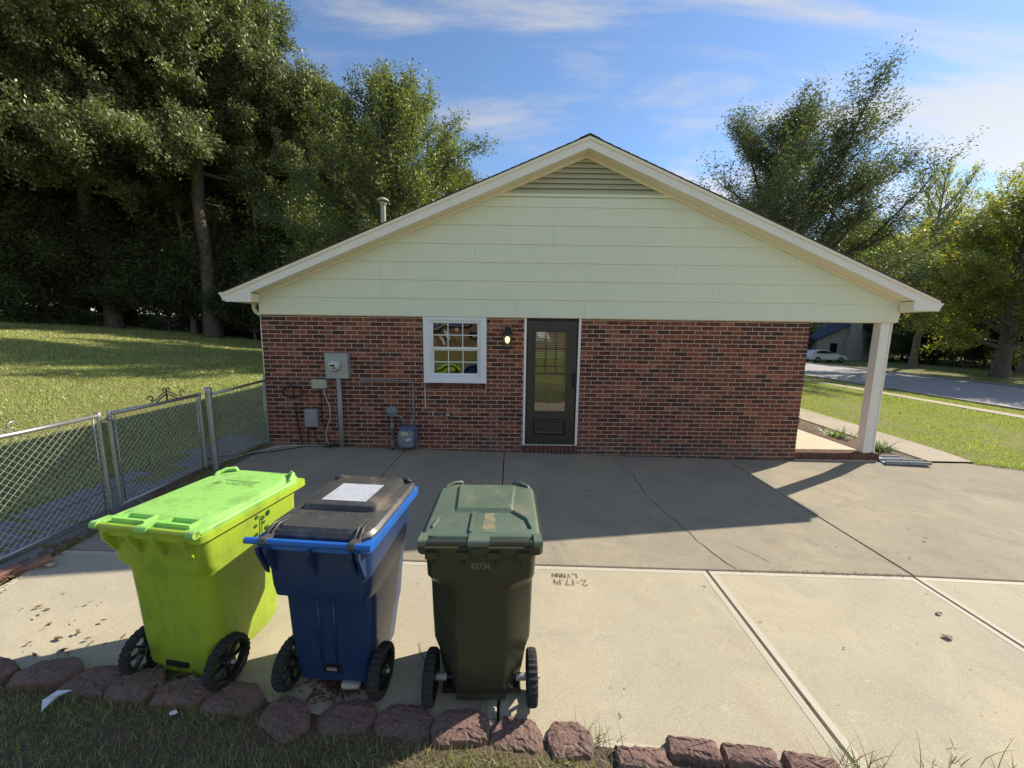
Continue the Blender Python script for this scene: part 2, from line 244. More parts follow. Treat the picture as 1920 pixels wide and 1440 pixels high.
def lawn_mat():
    m = mat('lawn_ground', rough=0.95, spec=0.1); nt = m.node_tree; L = nt.links.new; b = nt.nodes['Principled BSDF']
    g = N(nt, 'ShaderNodeNewGeometry'); prev = None
    for s, lo, hi, amt, c in ((0.35, 0.4, 0.65, 1, (0.27, 0.26, 0.10)), (2.2, 0.5, 0.7, 0.8, (0.33, 0.29, 0.13)), (22, 0.42, 0.62, 0.6, (0.11, 0.12, 0.04)), (0.8, 0.62, 0.72, 0.7, (0.30, 0.24, 0.14))):
        n = N(nt, 'ShaderNodeTexNoise'); n.inputs['Scale'].default_value = s; n.inputs['Detail'].default_value = 7; n.inputs['Roughness'].default_value = 0.65; L(g.outputs['Position'], n.inputs['Vector'])
        r = N(nt, 'ShaderNodeMapRange'); L(n.outputs[0], r.inputs[0]); r.inputs[1].default_value = lo; r.inputs[2].default_value = hi; r.inputs[4].default_value = amt
        x = N(nt, 'ShaderNodeMixRGB'); L(r.outputs[0], x.inputs[0]); x.inputs[2].default_value = (*c, 1)
        if prev: L(prev, x.inputs[1])
        else: x.inputs[1].default_value = (0.23, 0.24, 0.08, 1)
        prev = x.outputs[0]
    L(prev, b.inputs['Base Color'])
    n = N(nt, 'ShaderNodeTexNoise'); n.inputs['Scale'].default_value = 25; n.inputs['Detail'].default_value = 5; L(g.outputs['Position'], n.inputs['Vector'])
    bp = N(nt, 'ShaderNodeBump'); bp.inputs['Strength'].default_value = 1; bp.inputs['Distance'].default_value = 0.05; L(n.outputs[0], bp.inputs['Height']); L(bp.outputs[0], b.inputs['Normal'])
    return m
M['lawn'] = lawn_mat()
M['grass'] = leaf_mat('grass_blades', [(0, (0.17, 0.20, 0.06)), (0.5, (0.41, 0.44, 0.16)), (0.8, (0.54, 0.53, 0.25)), (1, (0.40, 0.33, 0.18))], 0.10, 0.5, 0.35)
M['tuft'] = leaf_mat('wiry_grass', [(0, (0.06, 0.085, 0.025)), (0.5, (0.13, 0.135, 0.05)), (0.8, (0.22, 0.19, 0.09)), (1, (0.28, 0.22, 0.12))], 0.05, 0.6, 0.35)
M['oak'] = leaf_mat('oak_leaves', [(0, (0.07, 0.085, 0.032)), (0.5, (0.15, 0.17, 0.07)), (0.85, (0.25, 0.27, 0.13)), (1, (0.34, 0.33, 0.17))], 0.05, 0.6, 0.30)
M['willow'] = leaf_mat('willow_oak_leaves', [(0, (0.08, 0.095, 0.035)), (0.6, (0.145, 0.165, 0.062)), (1, (0.24, 0.25, 0.10))], 0.05, 0.55, 0.45)
M['plume'] = leaf_mat('feathery_leaves', [(0, (0.07, 0.085, 0.042)), (0.6, (0.13, 0.145, 0.078)), (1, (0.22, 0.23, 0.12))], 0.06, 0.55, 0.38)
M['maple'] = leaf_mat('yellowing_leaves', [(0, (0.15, 0.17, 0.03)), (0.55, (0.24, 0.245, 0.05)), (0.88, (0.42, 0.33, 0.06)), (1, (0.5, 0.27, 0.06))], 0.08, 0.5, 0.58)
M['under'] = leaf_mat('shrub_leaves', [(0, (0.045, 0.06, 0.024)), (0.7, (0.10, 0.125, 0.045)), (1, (0.17, 0.17, 0.07))], 0.05, 0.6, 0.25)
M['lightgreen'] = leaf_mat('bright_green_leaves', [(0, (0.12, 0.18, 0.03)), (0.6, (0.22, 0.30, 0.05)), (1, (0.3, 0.33, 0.09))], 0.15, 0.45, 0.5)
M['plant'] = leaf_mat('strap_leaves', [(0, (0.05, 0.10, 0.03)), (0.6, (0.12, 0.19, 0.05)), (1, (0.3, 0.27, 0.12))], 0.06, 0.5, 0.4)

def plastic(name, base, fade, rough=0.38, scr=0.35, dirt=(0.2, 0.17, 0.12)):
    return mat(name, base, rough, spec=0.5, noise=[(2.2, 0.6, fade), (26, scr, tuple(k * 1.35 for k in fade), 6, 0.58, 0.75), (7, 0.65, dirt, 8, 0.53, 0.74), (110, 0.5, tuple(k * .6 for k in dirt), 3, 0.66, 0.72)], bump=(40, 0.06, 0.002), streak=((24, 24, 2.2), 0.45, tuple(.45 * a + .35 * b for a, b in zip(base, dirt))))
M['lime'] = plastic('lime_green_plastic', (0.36, 0.50, 0.035), (0.40, 0.53, 0.05), 0.42, 0.1, (0.16, 0.24, 0.05))
M['limelid'] = plastic('lime_green_lid', (0.30, 0.62, 0.13), (0.36, 0.66, 0.19), 0.5, 0.15, (0.14, 0.22, 0.06))
M['blue'] = plastic('blue_plastic', (0.016, 0.042, 0.13), (0.026, 0.05, 0.12), 0.33, 0.15, (0.05, 0.07, 0.12))
M['blueb'] = plastic('blue_sunlit_rim_plastic', (0.02, 0.13, 0.5), (0.03, 0.15, 0.5), 0.33, 0.1, (0.05, 0.1, 0.25))  # brighter copy of the body blue; sunlight on the rim put into the colour
M['lidblack'] = plastic('faded_black_lid', (0.045, 0.045, 0.046), (0.095, 0.093, 0.09), 0.40, 0.7, (0.26, 0.20, 0.14))
M['dgreen'] = plastic('dark_green_plastic', (0.046, 0.046, 0.026), (0.058, 0.058, 0.036), 0.36, 0.5, (0.07, 0.07, 0.05))
M['dgreenlid'] = plastic('faded_green_lid', (0.085, 0.125, 0.085), (0.15, 0.195, 0.145), 0.42, 0.7, (0.24, 0.21, 0.13))
M['sticker'] = mat('white_worn_sticker', (0.50, 0.52, 0.56), 0.6, noise=[(12, 0.7, (0.32, 0.34, 0.38), 8, 0.5, 0.7), (60, 0.5, (0.25, 0.27, 0.3), 4)])
M['inkgreen'] = mat('dark_green_print', (0.03, 0.10, 0.02), 0.6, noise=(40, 0.3, (0.06, 0.16, 0.03)))
M['inkwhite'] = mat('white_stencil', (0.22, 0.22, 0.18), 0.7, noise=(60, 0.5, (0.2, 0.2, 0.17)))
M['steel'] = mat('axle_steel', (0.33, 0.33, 0.31), 0.5, metal=0.2, noise=(20, 0.4, (0.35, 0.3, 0.26)))

# ------------------------------------------------------------------ mesh helpers
class MB:
    def __init__(s): s.v = []; s.f = []; s.m = []; s.sm = []; s.cm = 0; s.smooth = False; s.tone = []; s.ct = None
    def add(s, vs, fs):
        o = len(s.v); s.v += [tuple(v) for v in vs]
        for f in fs: s.f.append([i + o for i in f]); s.m.append(s.cm); s.sm.append(s.smooth); s.tone.append(s.ct or 0)
        return s
    def box(s, x0, x1, y0, y1, z0, z1, T=None):
        vs = [(x, y, z) for z in (z0, z1) for y in (y0, y1) for x in (x0, x1)]
        if T: vs = [T @ Vector(v) for v in vs]
        return s.add(vs, [(0, 2, 3, 1), (4, 5, 7, 6), (0, 1, 5, 4), (2, 6, 7, 3), (0, 4, 6, 2), (1, 3, 7, 5)])
    def tube(s, pts, r, n=8, cap=True, sm=True):
        pts = [Vector(p) for p in pts]; rs = r if isinstance(r, (list, tuple)) else [r] * len(pts)
        vs = []; nrm = None
        for i, p in enumerate(pts):
            t = (pts[min(i + 1, len(pts) - 1)] - pts[max(i - 1, 0)]).normalized()
            if nrm is None:
                a = Vector((0, 0, 1)) if abs(t.z) < 0.9 else Vector((1, 0, 0)); nrm = t.cross(a).normalized()
            nrm = (nrm - t * nrm.dot(t)).normalized(); b = t.cross(nrm)
            for k in range(n):
                a = 2 * math.pi * k / n; vs.append(p + (nrm * math.cos(a) + b * math.sin(a)) * rs[i])
        fs = [(i * n + k, i * n + (k + 1) % n, (i + 1) * n + (k + 1) % n, (i + 1) * n + k) for i in range(len(pts) - 1) for k in range(n)]
        q = s.smooth; s.smooth = sm; s.add(vs, fs)
        if cap:
            s.smooth = False; o = len(s.v) - len(vs); s.f.append([o + k for k in range(n)][::-1]); s.m.append(s.cm); s.sm.append(False); s.tone.append(s.ct or 0)
            s.f.append([o + (len(pts) - 1) * n + k for k in range(n)]); s.m.append(s.cm); s.sm.append(False); s.tone.append(s.ct or 0)
        s.smooth = q; return s
    def loft(s, rings, cap0=True, cap1=True, sm=True):
        n = len(rings[0]); vs = [v for r in rings for v in r]
        fs = [(i * n + k, i * n + (k + 1) % n, (i + 1) * n + (k + 1) % n, (i + 1) * n + k) for i in range(len(rings) - 1) for k in range(n)]
        q = s.smooth; s.smooth = sm
        if cap0: fs.append(tuple(range(n))[::-1])
        if cap1: fs.append(tuple((len(rings) - 1) * n + k for k in range(n)))
        s.add(vs, fs); s.smooth = q; return s
    def prism(s, poly, a0, a1, axis='y'):
        n = len(poly)
        def P(p, a): return (p[0], a, p[1]) if axis == 'y' else ((a, p[0], p[1]) if axis == 'x' else (p[0], p[1], a))
        vs = [P(p, a0) for p in poly] + [P(p, a1) for p in poly]
        fs = [tuple(range(n)), tuple(range(2 * n - 1, n - 1, -1))] + [(i, i + n, (i + 1) % n + n, (i + 1) % n) for i in range(n)]
        return s.add(vs, fs)
    def lathe(s, prof, c, n=16, axis='z'):
        rings = []
        for r, h in prof:
            ring = []
            for k in range(n):
                a = 2 * math.pi * k / n; u, w = r * math.cos(a), r * math.sin(a)
                ring.append((c[0] + u, c[1] + w, c[2] + h) if axis == 'z' else ((c[0] + u, c[1] + h, c[2] + w) if axis == 'y' else (c[0] + h, c[1] + u, c[2] + w)))
            rings.append(ring)
        return s.loft(rings)
    def build(s, name, mats, parent=None, sharp=None, fixn=True):
        me = bpy.data.meshes.new(name); me.from_pydata(s.v, [], s.f)
        for m in (mats if isinstance(mats, (list, tuple)) else [mats]): me.materials.append(m)
        me.polygons.foreach_set('material_index', s.m); me.polygons.foreach_set('use_smooth', s.sm)
        if s.ct is not None:
            a = me.attributes.new('tone', 'FLOAT', 'FACE'); a.data.foreach_set('value', s.tone)
        if fixn:
            bm = bmesh.new(); bm.from_mesh(me); bmesh.ops.recalc_face_normals(bm, faces=bm.faces); bm.to_mesh(me); bm.free()
        if sharp: me.set_sharp_from_angle(angle=R(sharp))
        me.update()
        o = bpy.data.objects.new(name, me); col.objects.link(o)
        if parent: o.parent = parent
        return o
def tag(o, label=None, cat=None, group=None, kind=None):
    if label: o['label'] = label
    if cat: o['category'] = cat
    if group: o['group'] = group
    if kind: o['kind'] = kind
    return o
def thing(name, label, cat, loc=(0, 0, 0), rz=0, group=None):
    o = bpy.data.objects.new(name, None); col.objects.link(o); o.location = loc; o.rotation_euler = (0, 0, rz); o.empty_display_size = 0.2
    return tag(o, label, cat, group)
def inst(name, me, parent, loc=(0, 0, 0), rot=(0, 0, 0), sc=(1, 1, 1)):
    o = bpy.data.objects.new(name, me); col.objects.link(o); o.parent = parent; o.location = loc; o.rotation_euler = rot; o.scale = sc
    return o
def npmesh(name, V, F, tone=None, mats=None, n=4, smooth=False):
    """fast mesh from numpy: V (k,3), F (m,n)"""
    me = bpy.data.meshes.new(name); me.vertices.add(len(V)); me.vertices.foreach_set('co', np.ascontiguousarray(V, np.float32).ravel())
    me.loops.add(F.size); me.loops.foreach_set('vertex_index', np.ascontiguousarray(F, np.int32).ravel())
    me.polygons.add(len(F)); me.polygons.foreach_set('loop_start', np.arange(0, F.size, n, dtype=np.int32))
    if smooth: me.polygons.foreach_set('use_smooth', np.ones(len(F), bool))
    if tone is not None:
        a = me.attributes.new('tone', 'FLOAT', 'FACE'); a.data.foreach_set('value', np.ascontiguousarray(tone, np.float32))
    for m in (mats or []): me.materials.append(m)
    me.update(calc_edges=True); me.validate()
    return me

# ------------------------------------------------------------------ terrain
def sstep(a, b, x): t = np.clip((x - a) / (b - a), 0, 1); return t * t * (3 - 2 * t)
def gz(x, y):
    x = np.asarray(x, float); y = np.asarray(y, float)
    z = np.interp(x, [-1, 0, 3.88, 7.52, 12], [0.1087, 0.0843, -0.0104, -0.083, -0.118])
    l = np.maximum(0, -x - 1); z = z + 0.1 * np.minimum(l, 30) * sstep(0, 1.5, l)
    z = z - 0.077 * np.clip(x - 12, 0, 15.5)
    z = z + 0.05 * np.clip(-4.6 - y, 0, 5) * (1 - sstep(10, 20, x))
    return z
def gzf(x, y): return float(gz(x, y))
SX0, SX1, SY0, SY1 = 0.02, 16.0, -4.55, 0.0   # concrete area (hollowed out of the ground)
def fline(x): return np.interp(x, [0.3, 1.1, 1.9, 2.6, 3.0, 3.93, 5.65, 7.43, 16], [-4.19, -4.24, -4.30, -4.37, -4.46, -4.53, -4.66, -4.75, -4.9])
def on_slab(x, y): return (x > SX0 + 0.12) & (x < SX1) & (y > fline(x) + .02) & (y < 0.5) & ~((x > 11.55) & (y > -0.25))
xs = sorted(set([-160, -120, -80, -60, -45, -35] + list(np.arange(-30, -2, 1.0)) + list(np.arange(-2, 16.1, 0.25)) + [SX0 + .1, SX0 + .14] + list(np.arange(17, 60, 1.0)) + [65, 75, 90, 120, 160, 220]))
ys = sorted(set([-120, -80, -60, -45, -35] + list(np.arange(-30, -6, 1.5)) + list(np.arange(-6, 3, 0.25)) + [SY0 - .01, SY0 + .02] + list(np.arange(3, 45, 1.0)) + [50, 60, 75, 95, 130, 180, 250]))
XX, YY = np.meshgrid(xs, ys); ZZ = gz(XX, YY)
ZZ = np.where(on_slab(XX, YY), ZZ - 0.15, ZZ)
ZZ = ZZ + np.where(on_slab(XX, YY), 0, 0.02 * np.sin(XX * 1.7 + 1) * np.sin(YY * 1.3) * (np.abs(XX) > 1.5) * ((XX < -1.5) | (XX > 12.8)))
idx = np.arange(XX.size).reshape(XX.shape)
F = np.stack([idx[:-1, :-1], idx[:-1, 1:], idx[1:, 1:], idx[1:, :-1]], -1).reshape(-1, 4)
gm = npmesh('ground', np.stack([XX, YY, ZZ], -1).reshape(-1, 3), F, mats=[M['lawn']], smooth=True)
go = bpy.data.objects.new('ground', gm); col.objects.link(go); tag(go, 'green lawn and earth sloping up to the wood and down to the street', kind='structure')

# ------------------------------------------------------------------ patio slabs
patio = thing('patio', None, None); tag(patio, 'sand coloured concrete patio and driveway of jointed slabs', kind='structure')
def slab(poly, m, edge=0.0, name='slab'):
    """slab with a small chamfer; edge>0 adds a smoother tooled border band"""
    mb = MB(); n = len(poly); c = Vector((sum(p[0] for p in poly) / n, sum(p[1] for p in poly) / n))
    def inset(d):
        out = []
        for i in range(n):
            p0, p1, p2 = Vector(poly[i - 1]), Vector(poly[i]), Vector(poly[(i + 1) % n])
            a = (p1 - p0).normalized(); b = (p2 - p1).normalized(); na = Vector((-a.y, a.x)); nb = Vector((-b.y, b.x))
            k = na + nb; out.append(p1 + k * (d / max(0.3, k.dot(na))))
        return out
    def ring(d, dz): return [(p.x, p.y, gzf(p.x, p.y) + dz) for p in inset(d)]
    r0, r1, r2 = ring(0, -0.11), ring(0, -0.007), ring(0.008, 0.0)
    mb.loft([r0, r1, r2], True, edge == 0, sm=False)
    if edge:
        mb.cm = 1; mb.loft([r2, ring(edge, 0.0)], False, False, sm=False); mb.cm = 0; mb.loft([ring(edge, 0.0), ring(edge + 0.004, -0.002), ring(edge + 0.01, -0.002)], False, True, sm=False)
    return mb.build(name, [m, M['concedge']], patio)
g = 0.006
YJ = -3.085
def edgex(y): return float(np.interp(y, [-4.6, -3.5, -2.9, -2.0, -1.2, -0.6, 0], [0.45, 0.19, 0.15, 0.03, -0.06, -0.03, 0.02]))
slab([(edgex(YJ), YJ + g), (2.25 - g, YJ + g), (2.25 - g, -0.015), (edgex(0), -0.015), (edgex(-1.2), -1.2), (edgex(-2), -2.0)], M['conc'])
slab([(2.25 + g, YJ + g), (3.88 - g, YJ + g), (3.88 - g, -0.015), (2.25 + g, -0.015)], M['conc'])
slab([(3.88 + g, YJ + g), (7.52 - g, YJ + g), (7.56 - g, -0.015), (3.88 + g, -0.015)], M['conc'])
slab([(7.52 + g, YJ + g), (15.9, YJ + g), (15.9, -0.35), (12.6, -0.28), (11.6, 0.0), (10.2, -0.02), (7.56 + g, -0.015)], M['conc'])
slab([(0.30, -4.19), (1.1, -4.24), (1.9 - g, -4.30), (1.9 - g, YJ - g), (0.16, YJ - g)], M['concnew'], 0.05)
slab([(1.9 + g, -4.30), (2.6, -4.37), (3.0, -4.46), (3.93 - g, -4.53), (3.93 - g, YJ - g), (1.9 + g, YJ - g)], M['concnew'], 0.05)
slab([(3.93 + g, -4.53), (5.65 - g, -4.66), (5.695 - g, YJ - g), (3.93 + g, YJ - g)], M['concnew'], 0.05)
slab([(5.65 + g, -4.66), (7.43 - g, -4.75), (7.50 - g, YJ - g), (5.695 + g, YJ - g)], M['concnew'], 0.05)
slab([(7.43 + g, -4.75), (15.9, -4.9), (15.9, YJ - g), (7.50 + g, YJ - g)], M['concnew'], 0.05)
# hairline cracks: thin dark wedges sunk in the surface
def crack(pts, w=0.004):
    mb = MB(); P = []
    for i in range(len(pts) - 1):
        a, b = Vector(pts[i]), Vector(pts[i + 1]); n = max(2, int((b - a).length / 0.07))
        for k in range(n): P.append(a.lerp(b, k / n) + Vector((random.uniform(-.014, .014), random.uniform(-.014, .014))))
    P.append(Vector(pts[-1])); vs = []
    for i, p in enumerate(P):
        t = (P[min(i + 1, len(P) - 1)] - P[max(i - 1, 0)]).normalized(); nn = Vector((-t.y, t.x)) * (w * random.uniform(0.25, 0.75))
        for q in (p - nn, p + nn): vs.append((q.x, q.y, gzf(q.x, q.y) + 0.0035))
    mb.add(vs, [(2 * i, 2 * i + 1, 2 * i + 3, 2 * i + 2) for i in range(len(P) - 1)])
    return mb.build('crack', M['crackm'], patio)
M['crackm'] = mat('crack_dirt', (0.10, 0.085, 0.065), 0.95, noise=(30, 0.4, (0.05, 0.045, 0.035)))
crack([(5.62, -0.1), (5.75, -0.9), (5.70, -1.6), (5.82, -2.4), (5.88, -2.8), (5.98, -3.06)], 0.007)
crack([(7.9, -1.0), (8.5, -1.7), (9.0, -1.9), (9.3, -2.4)]); crack([(9.5, -0.5), (10.4, -0.9), (11.5, -1.0)])
crack([(3.42, -3.95), (3.5, -4.2), (3.55, -4.5)]); pass
crack([(2.3, -0.9), (3.87, -1.0)], 0.005); crack([(6.2, -2.7), (6.35, -2.95)])
# soil line at the joint filled with debris
# lettering scratched in the wet concrete (faces the house, so upside down from here)
def text_mesh(txt, size, name, m, parent, mw, sx=1.0, extr=0.0):
    cu = bpy.data.curves.new(name, 'FONT'); cu.body = txt; cu.size = size; cu.align_x = 'CENTER'; cu.align_y = 'CENTER'; cu.extrude = extr; cu.resolution_u = 2
    o = bpy.data.objects.new(name, cu); col.objects.link(o)
    dg = bpy.context.evaluated_depsgraph_get(); me = bpy.data.meshes.new_from_object(o.evaluated_get(dg)); bpy.data.objects.remove(o)
    me.materials.clear(); me.materials.append(m); me.name = name
    q = bpy.data.objects.new(name, me); col.objects.link(q)
    if parent: q.parent = parent
    q.matrix_local = mw @ Matrix.Diagonal((sx, 1, 1, 1)); return q
def strokes(name, segs, org, ang, w, m, parent, z=0.0045):
    mb = MB()
    for s in segs:
        for a, b in zip(s[:-1], s[1:]):
            a, b = Vector(a), Vector(b); t = (b - a).normalized(); nn = Vector((-t.y, t.x)) * w / 2; e = t * w / 3; q = []
            for p in (a - nn - e, b - nn + e, b + nn + e, a + nn - e):
                c, s_ = math.cos(ang), math.sin(ang); x = org[0] + p.x * c - p.y * s_; y = org[1] + p.x * s_ + p.y * c; q.append((x, y, gzf(x, y) + z))
            mb.add(q, [(0, 1, 2, 3)])
    return mb.build(name, m, parent)
# strokes in reading orientation, then turned half a turn
LY = [[(0, .05), (0, 0), (.035, 0)], [(.05, .05), (.065, .026), (.08, .05)], [(.065, .026), (.065, 0)], [(.095, 0), (.095, .05), (.12, 0), (.12, .05)], [(.135, 0), (.135, .05), (.16, 0), (.16, .05)], [(.175, .05), (.175, 0)], [(.2, .05), (.2, 0)], [(.175, .025), (.2, .025)]]
DT = [[(-.075, .055), (-.055, .07), (-.035, .055), (-.07, .0), (-.025, .003)], [(-.01, .03), (.01, .03)], [(.04, .07), (.04, 0)], [(.06, .065), (.10, .065), (.08, 0)], [(.115, .0), (.119, .004)], [(.145, .07), (.145, 0)], [(.17, .07), (.165, .035), (.20, .035)], [(.19, .06), (.19, 0)]]
insc = strokes('concrete_inscription', [[(x, y) for x, y in s] for s in LY] + [[(x, y + 0.075) for x, y in s] for s in DT], (4.545, -3.20), math.pi - 0.02, 0.0065, M['ink'], patio)

# ------------------------------------------------------------------ bricks
J0, CO, BP = 2.16, 0.06873, 0.2029
house = thing('brick_house', 'low brick house with sage green gable, cream trim and dark door', 'house', (0, 0, 0))
def brick_mesh(w, h, d, tone, ch=0.002):
    mb = MB(); mb.ct = tone; x, z = w / 2, h / 2
    o = [(-x, 0.004, -z), (x, 0.004, -z), (x, 0.004, z), (-x, 0.004, z)]; i_ = [(-x + ch, 0, -z + ch), (x - ch, 0, -z + ch), (x - ch, 0, z - ch), (-x + ch, 0, z - ch)]; b = [(-x, d, -z), (x, d, -z), (x, d, z), (-x, d, z)]
    mb.loft([b, o, i_], False, True, sm=False); return mb
def rand_tone():
    u = random.random()
    return random.uniform(0, .22) if u < .30 else (random.uniform(.25, .5) if u < .58 else (random.uniform(.5, .78) if u < .9 else random.uniform(.8, 1)))
wall_plane = MB()
OPEN = [(2.574, 3.578, 1.137, 2.3), (2.574, 3.578, 1.024, 1.137), (4.172, 5.084, -0.04, 2.3)]
def mortar_face(mb, x0, x1, z0, z1, y):
    zs = sorted(set([z0, z1] + [k for o in OPEN for k in o[2:] if z0 < k < z1])); xs_ = sorted(set([x0, x1] + [k for o in OPEN for k in o[:2] if x0 < k < x1]))
    for a, b in zip(zs[:-1], zs[1:]):
        for c, d in zip(xs_[:-1], xs_[1:]):
            cx, cz = (c + d) / 2, (a + b) / 2
            if any(o[0] < cx < o[1] and o[2] < cz < o[3] and o is not OPEN[1] for o in OPEN): continue
            mb.add([(c, y, a), (d, y, a), (d, y, b), (c, y, b)], [(0, 1, 2, 3)])
mortar_face(wall_plane, 0.004, 8.716, -0.35, 2.25, 0.0050)
# window and door reveals, and the side walls
wall_plane.box(0.004, 0.10, 0.013, 14, -0.3, 2.4); wall_plane.box(8.61, 8.716, 0.013, 14, -0.35, 2.4); wall_plane.box(0.1, 8.6, 13.9, 14, -0.3, 2.4)
mort = wall_plane.build('mortar_bed', M['mortar'], house); mort['kind'] = 'stuff'
bricks = []
row = 0
for r in range(-1, 35):
    z1 = J0 - r * CO - 0.0053; z0 = z1 - (CO - 0.0106)
    off = (r % 2) * BP / 2
    x = -off if off else 0.0
    k = 0
    while x < 8.72:
        a, b = max(0.0, x + 0.0053), min(8.72, x + BP - 0.0053)
        x += BP
        if b - a < 0.03: continue
        if r == -1: zz1 = min(z1, 2.24)
        else: zz1 = z1
        rects = [(a, b, z0, zz1)]
        for (ox0, ox1, oz0, oz1) in OPEN:
            nr = []
            for (p, q, s_, t) in rects:
                if q <= ox0 + .001 or p >= ox1 - .001 or t <= oz0 + .001 or s_ >= oz1 - .001: nr.append((p, q, s_, t)); continue
                if p < ox0: nr.append((p, ox0 - 0.003, s_, t))
                if q > ox1: nr.append((ox1 + 0.003, q, s_, t))
                pp, qq = max(p, ox0), min(q, ox1)
                if s_ < oz0 - .02: nr.append((pp, qq, s_, oz0 - 0.004))
            rects = nr
        for (p, q, s_, t) in rects:
            if q - p > 0.02 and t - s_ > 0.012 and t > gzf((p + q) / 2, 0) - 0.01: bricks.append((p, q, s_, t))
# side faces of the porch-side wall seen edge-on are built as bricks too (return headers)
def area(p):
    dx, dz = (p[0] + p[1]) / 2 - CX, (p[2] + p[3]) / 2 - CZ
    q = Mw.transposed() @ Vector((dx, -CY, dz)); u, v = q[0] / q[1], q[2] / q[1]
    vis = 0 if ((p[0] + p[1]) / 2 < 0.1) else 1
    return (p[1] - p[0]) * (p[3] - p[2]) / q[1] ** 3 * vis
bricks.sort(key=lambda p: -area(p))
NB = 250
cache = {}
for (p, q, s_, t) in bricks[:NB]:
    w, h = round(q - p, 3), round(t - s_, 3); tn = round(rand_tone() * 14) / 14; k = (w, h, tn)
    if k not in cache:
        o = brick_mesh(w, h, 0.05, tn).build('brick', M['brick'], house); cache[k] = o.data
    else: o = inst('brick', cache[k], house)
    o.location = ((p + q) / 2, random.uniform(-.0015, .0015), (s_ + t) / 2)
mb = MB(); mb.ct = 0.5
for (p, q, s_, t) in bricks[NB:]:
    mb.ct = max(1e-4, rand_tone()); y = random.uniform(-.0015, .0015); w, h, ch = (q - p) / 2, (t - s_) / 2, 0.002; cx, cz = (p + q) / 2, (s_ + t) / 2
    mb.loft([[(cx - w, y + .05, cz - h), (cx + w, y + .05, cz - h), (cx + w, y + .05, cz + h), (cx - w, y + .05, cz + h)], [(cx - w, y + .003, cz - h), (cx + w, y + .003, cz - h), (cx + w, y + .003, cz + h), (cx - w, y + .003, cz + h)],
             [(cx - w + ch, y, cz - h + ch), (cx + w - ch, y, cz - h + ch), (cx + w - ch, y, cz + h - ch), (cx - w + ch, y, cz + h - ch)]], False, True, sm=False)
# bricks of the two side walls (seen only from a step aside)
for side, X in ((-1, 0.0), (1, 8.72)):
    for r in range(0, 35):
        z1 = J0 - r * CO - 0.005; z0 = z1 - (CO - 0.0095); y = 0.055 + (r % 2) * BP / 2
        while y < 5.5:
            mb.ct = max(1e-4, rand_tone()); mb.box(X - (0.004 if side < 0 else 0.012), X + (0.012 if side < 0 else 0.004), y, y + BP - .0096, z0, z1); y += BP
bs = mb.build('brick_courses', M['brick'], house, fixn=True); bs['kind'] = 'stuff'
# rowlock sill under the window and threshold under the door
def rowlock(x0, x1, z0, z1, y0, n, name='brick'):
    w = (x1 - x0) / n
    for i in range(n):
        o = brick_mesh(w - 0.009, z1 - z0 - 0.006, 0.09, round(random.choice([.1, .2, .3, .35, .45, .5]), 2), 0.005).build(name, M['brick'], house)
        o.location = (x0 + (i + .5) * w, y0 + random.uniform(-.002, .002), (z0 + z1) / 2); o.rotation_euler = (0, random.uniform(-.01, .01), 0)
rowlock(2.585, 3.57, 1.030, 1.130, -0.014, 15)
rowlock(4.165, 5.09, -0.035, 0.115, -0.02, 13)

# ------------------------------------------------------------------ gable: lap siding, louvre, rake, soffit, roof
RX, RZ, SL = 5.05, 4.752, 0.4155        # ridge x, roof top height, slope
OH = -0.28                               # rake face
def rooftop(x): return RZ - abs(x - RX) * SL
XL, XR = 0.012, 10.065                  # ends of the siding
def sid_top(x): return rooftop(x) - 0.155
zj = [2.205, 2.463, 2.746, 3.022, 3.295, 3.573, 3.842, 3.985]
butts = {0: [4.03, 5.13, 8.35], 1: [1.95, 7.1], 2: [1.93, 6.5], 3: [3.4], 4: [4.6], 5: [], 6: []}
def plank(x0, x1, z0, z1, tip=0.010):
    # polygon of the board clipped by the roof line
    pts = []
    def clipx(z): return RX - (RZ - 0.155 - z) / SL, RX + (RZ - 0.155 - z) / SL
    l0, r0 = clipx(z0); l1, r1 = clipx(z1)
    a0, a1 = max(x0, l0), max(x0, l1); b0, b1 = min(x1, r0), min(x1, r1)
    if b0 - a0 < 0.02: return
    front = [(a0, -0.030 - tip, z0), (b0, -0.030 - tip, z0)]; 
    # right end
    if b1 < x1 and r0 > x1: front.append((x1, -0.030 - tip + tip * ((sid_top(x1) - z0) / (z1 - z0)), sid_top(x1)))
    front += [(b1, -0.030, z1), (a1, -0.030, z1)]
    if a1 > x0 and l0 < x0: front.append((x0, -0.030 - tip + tip * ((sid_top(x0) - z0) / (z1 - z0)), sid_top(x0)))
    back = [(p[0], -0.012, p[2]) for p in front]; mb = MB(); mb.loft([back, front], True, True, sm=False)
    mb.build('siding_board', M['siding'], house)
for i in range(7):
    cuts = [XL] + butts[i] + [XR]
    for a, b in zip(cuts[:-1], cuts[1:]): plank(a + 0.0012, b - 0.0012, zj[i] + 0.0, zj[i + 1] - 0.0 - 0.001)
# backing behind boards, drip edge at the foot
mb = MB(); mb.prism([(XL, 2.18), (XR, 2.18), (XR, sid_top(XR)), (RX, sid_top(RX)), (XL, sid_top(XL))], -0.010, 0.12)
mb.build('gable_wall', M['siding'], house)
mb = MB(); mb.box(XL - .004, XR + .004, -0.046, -0.012, 2.192, 2.206); mb.build('drip_edge', M['cream'], house)
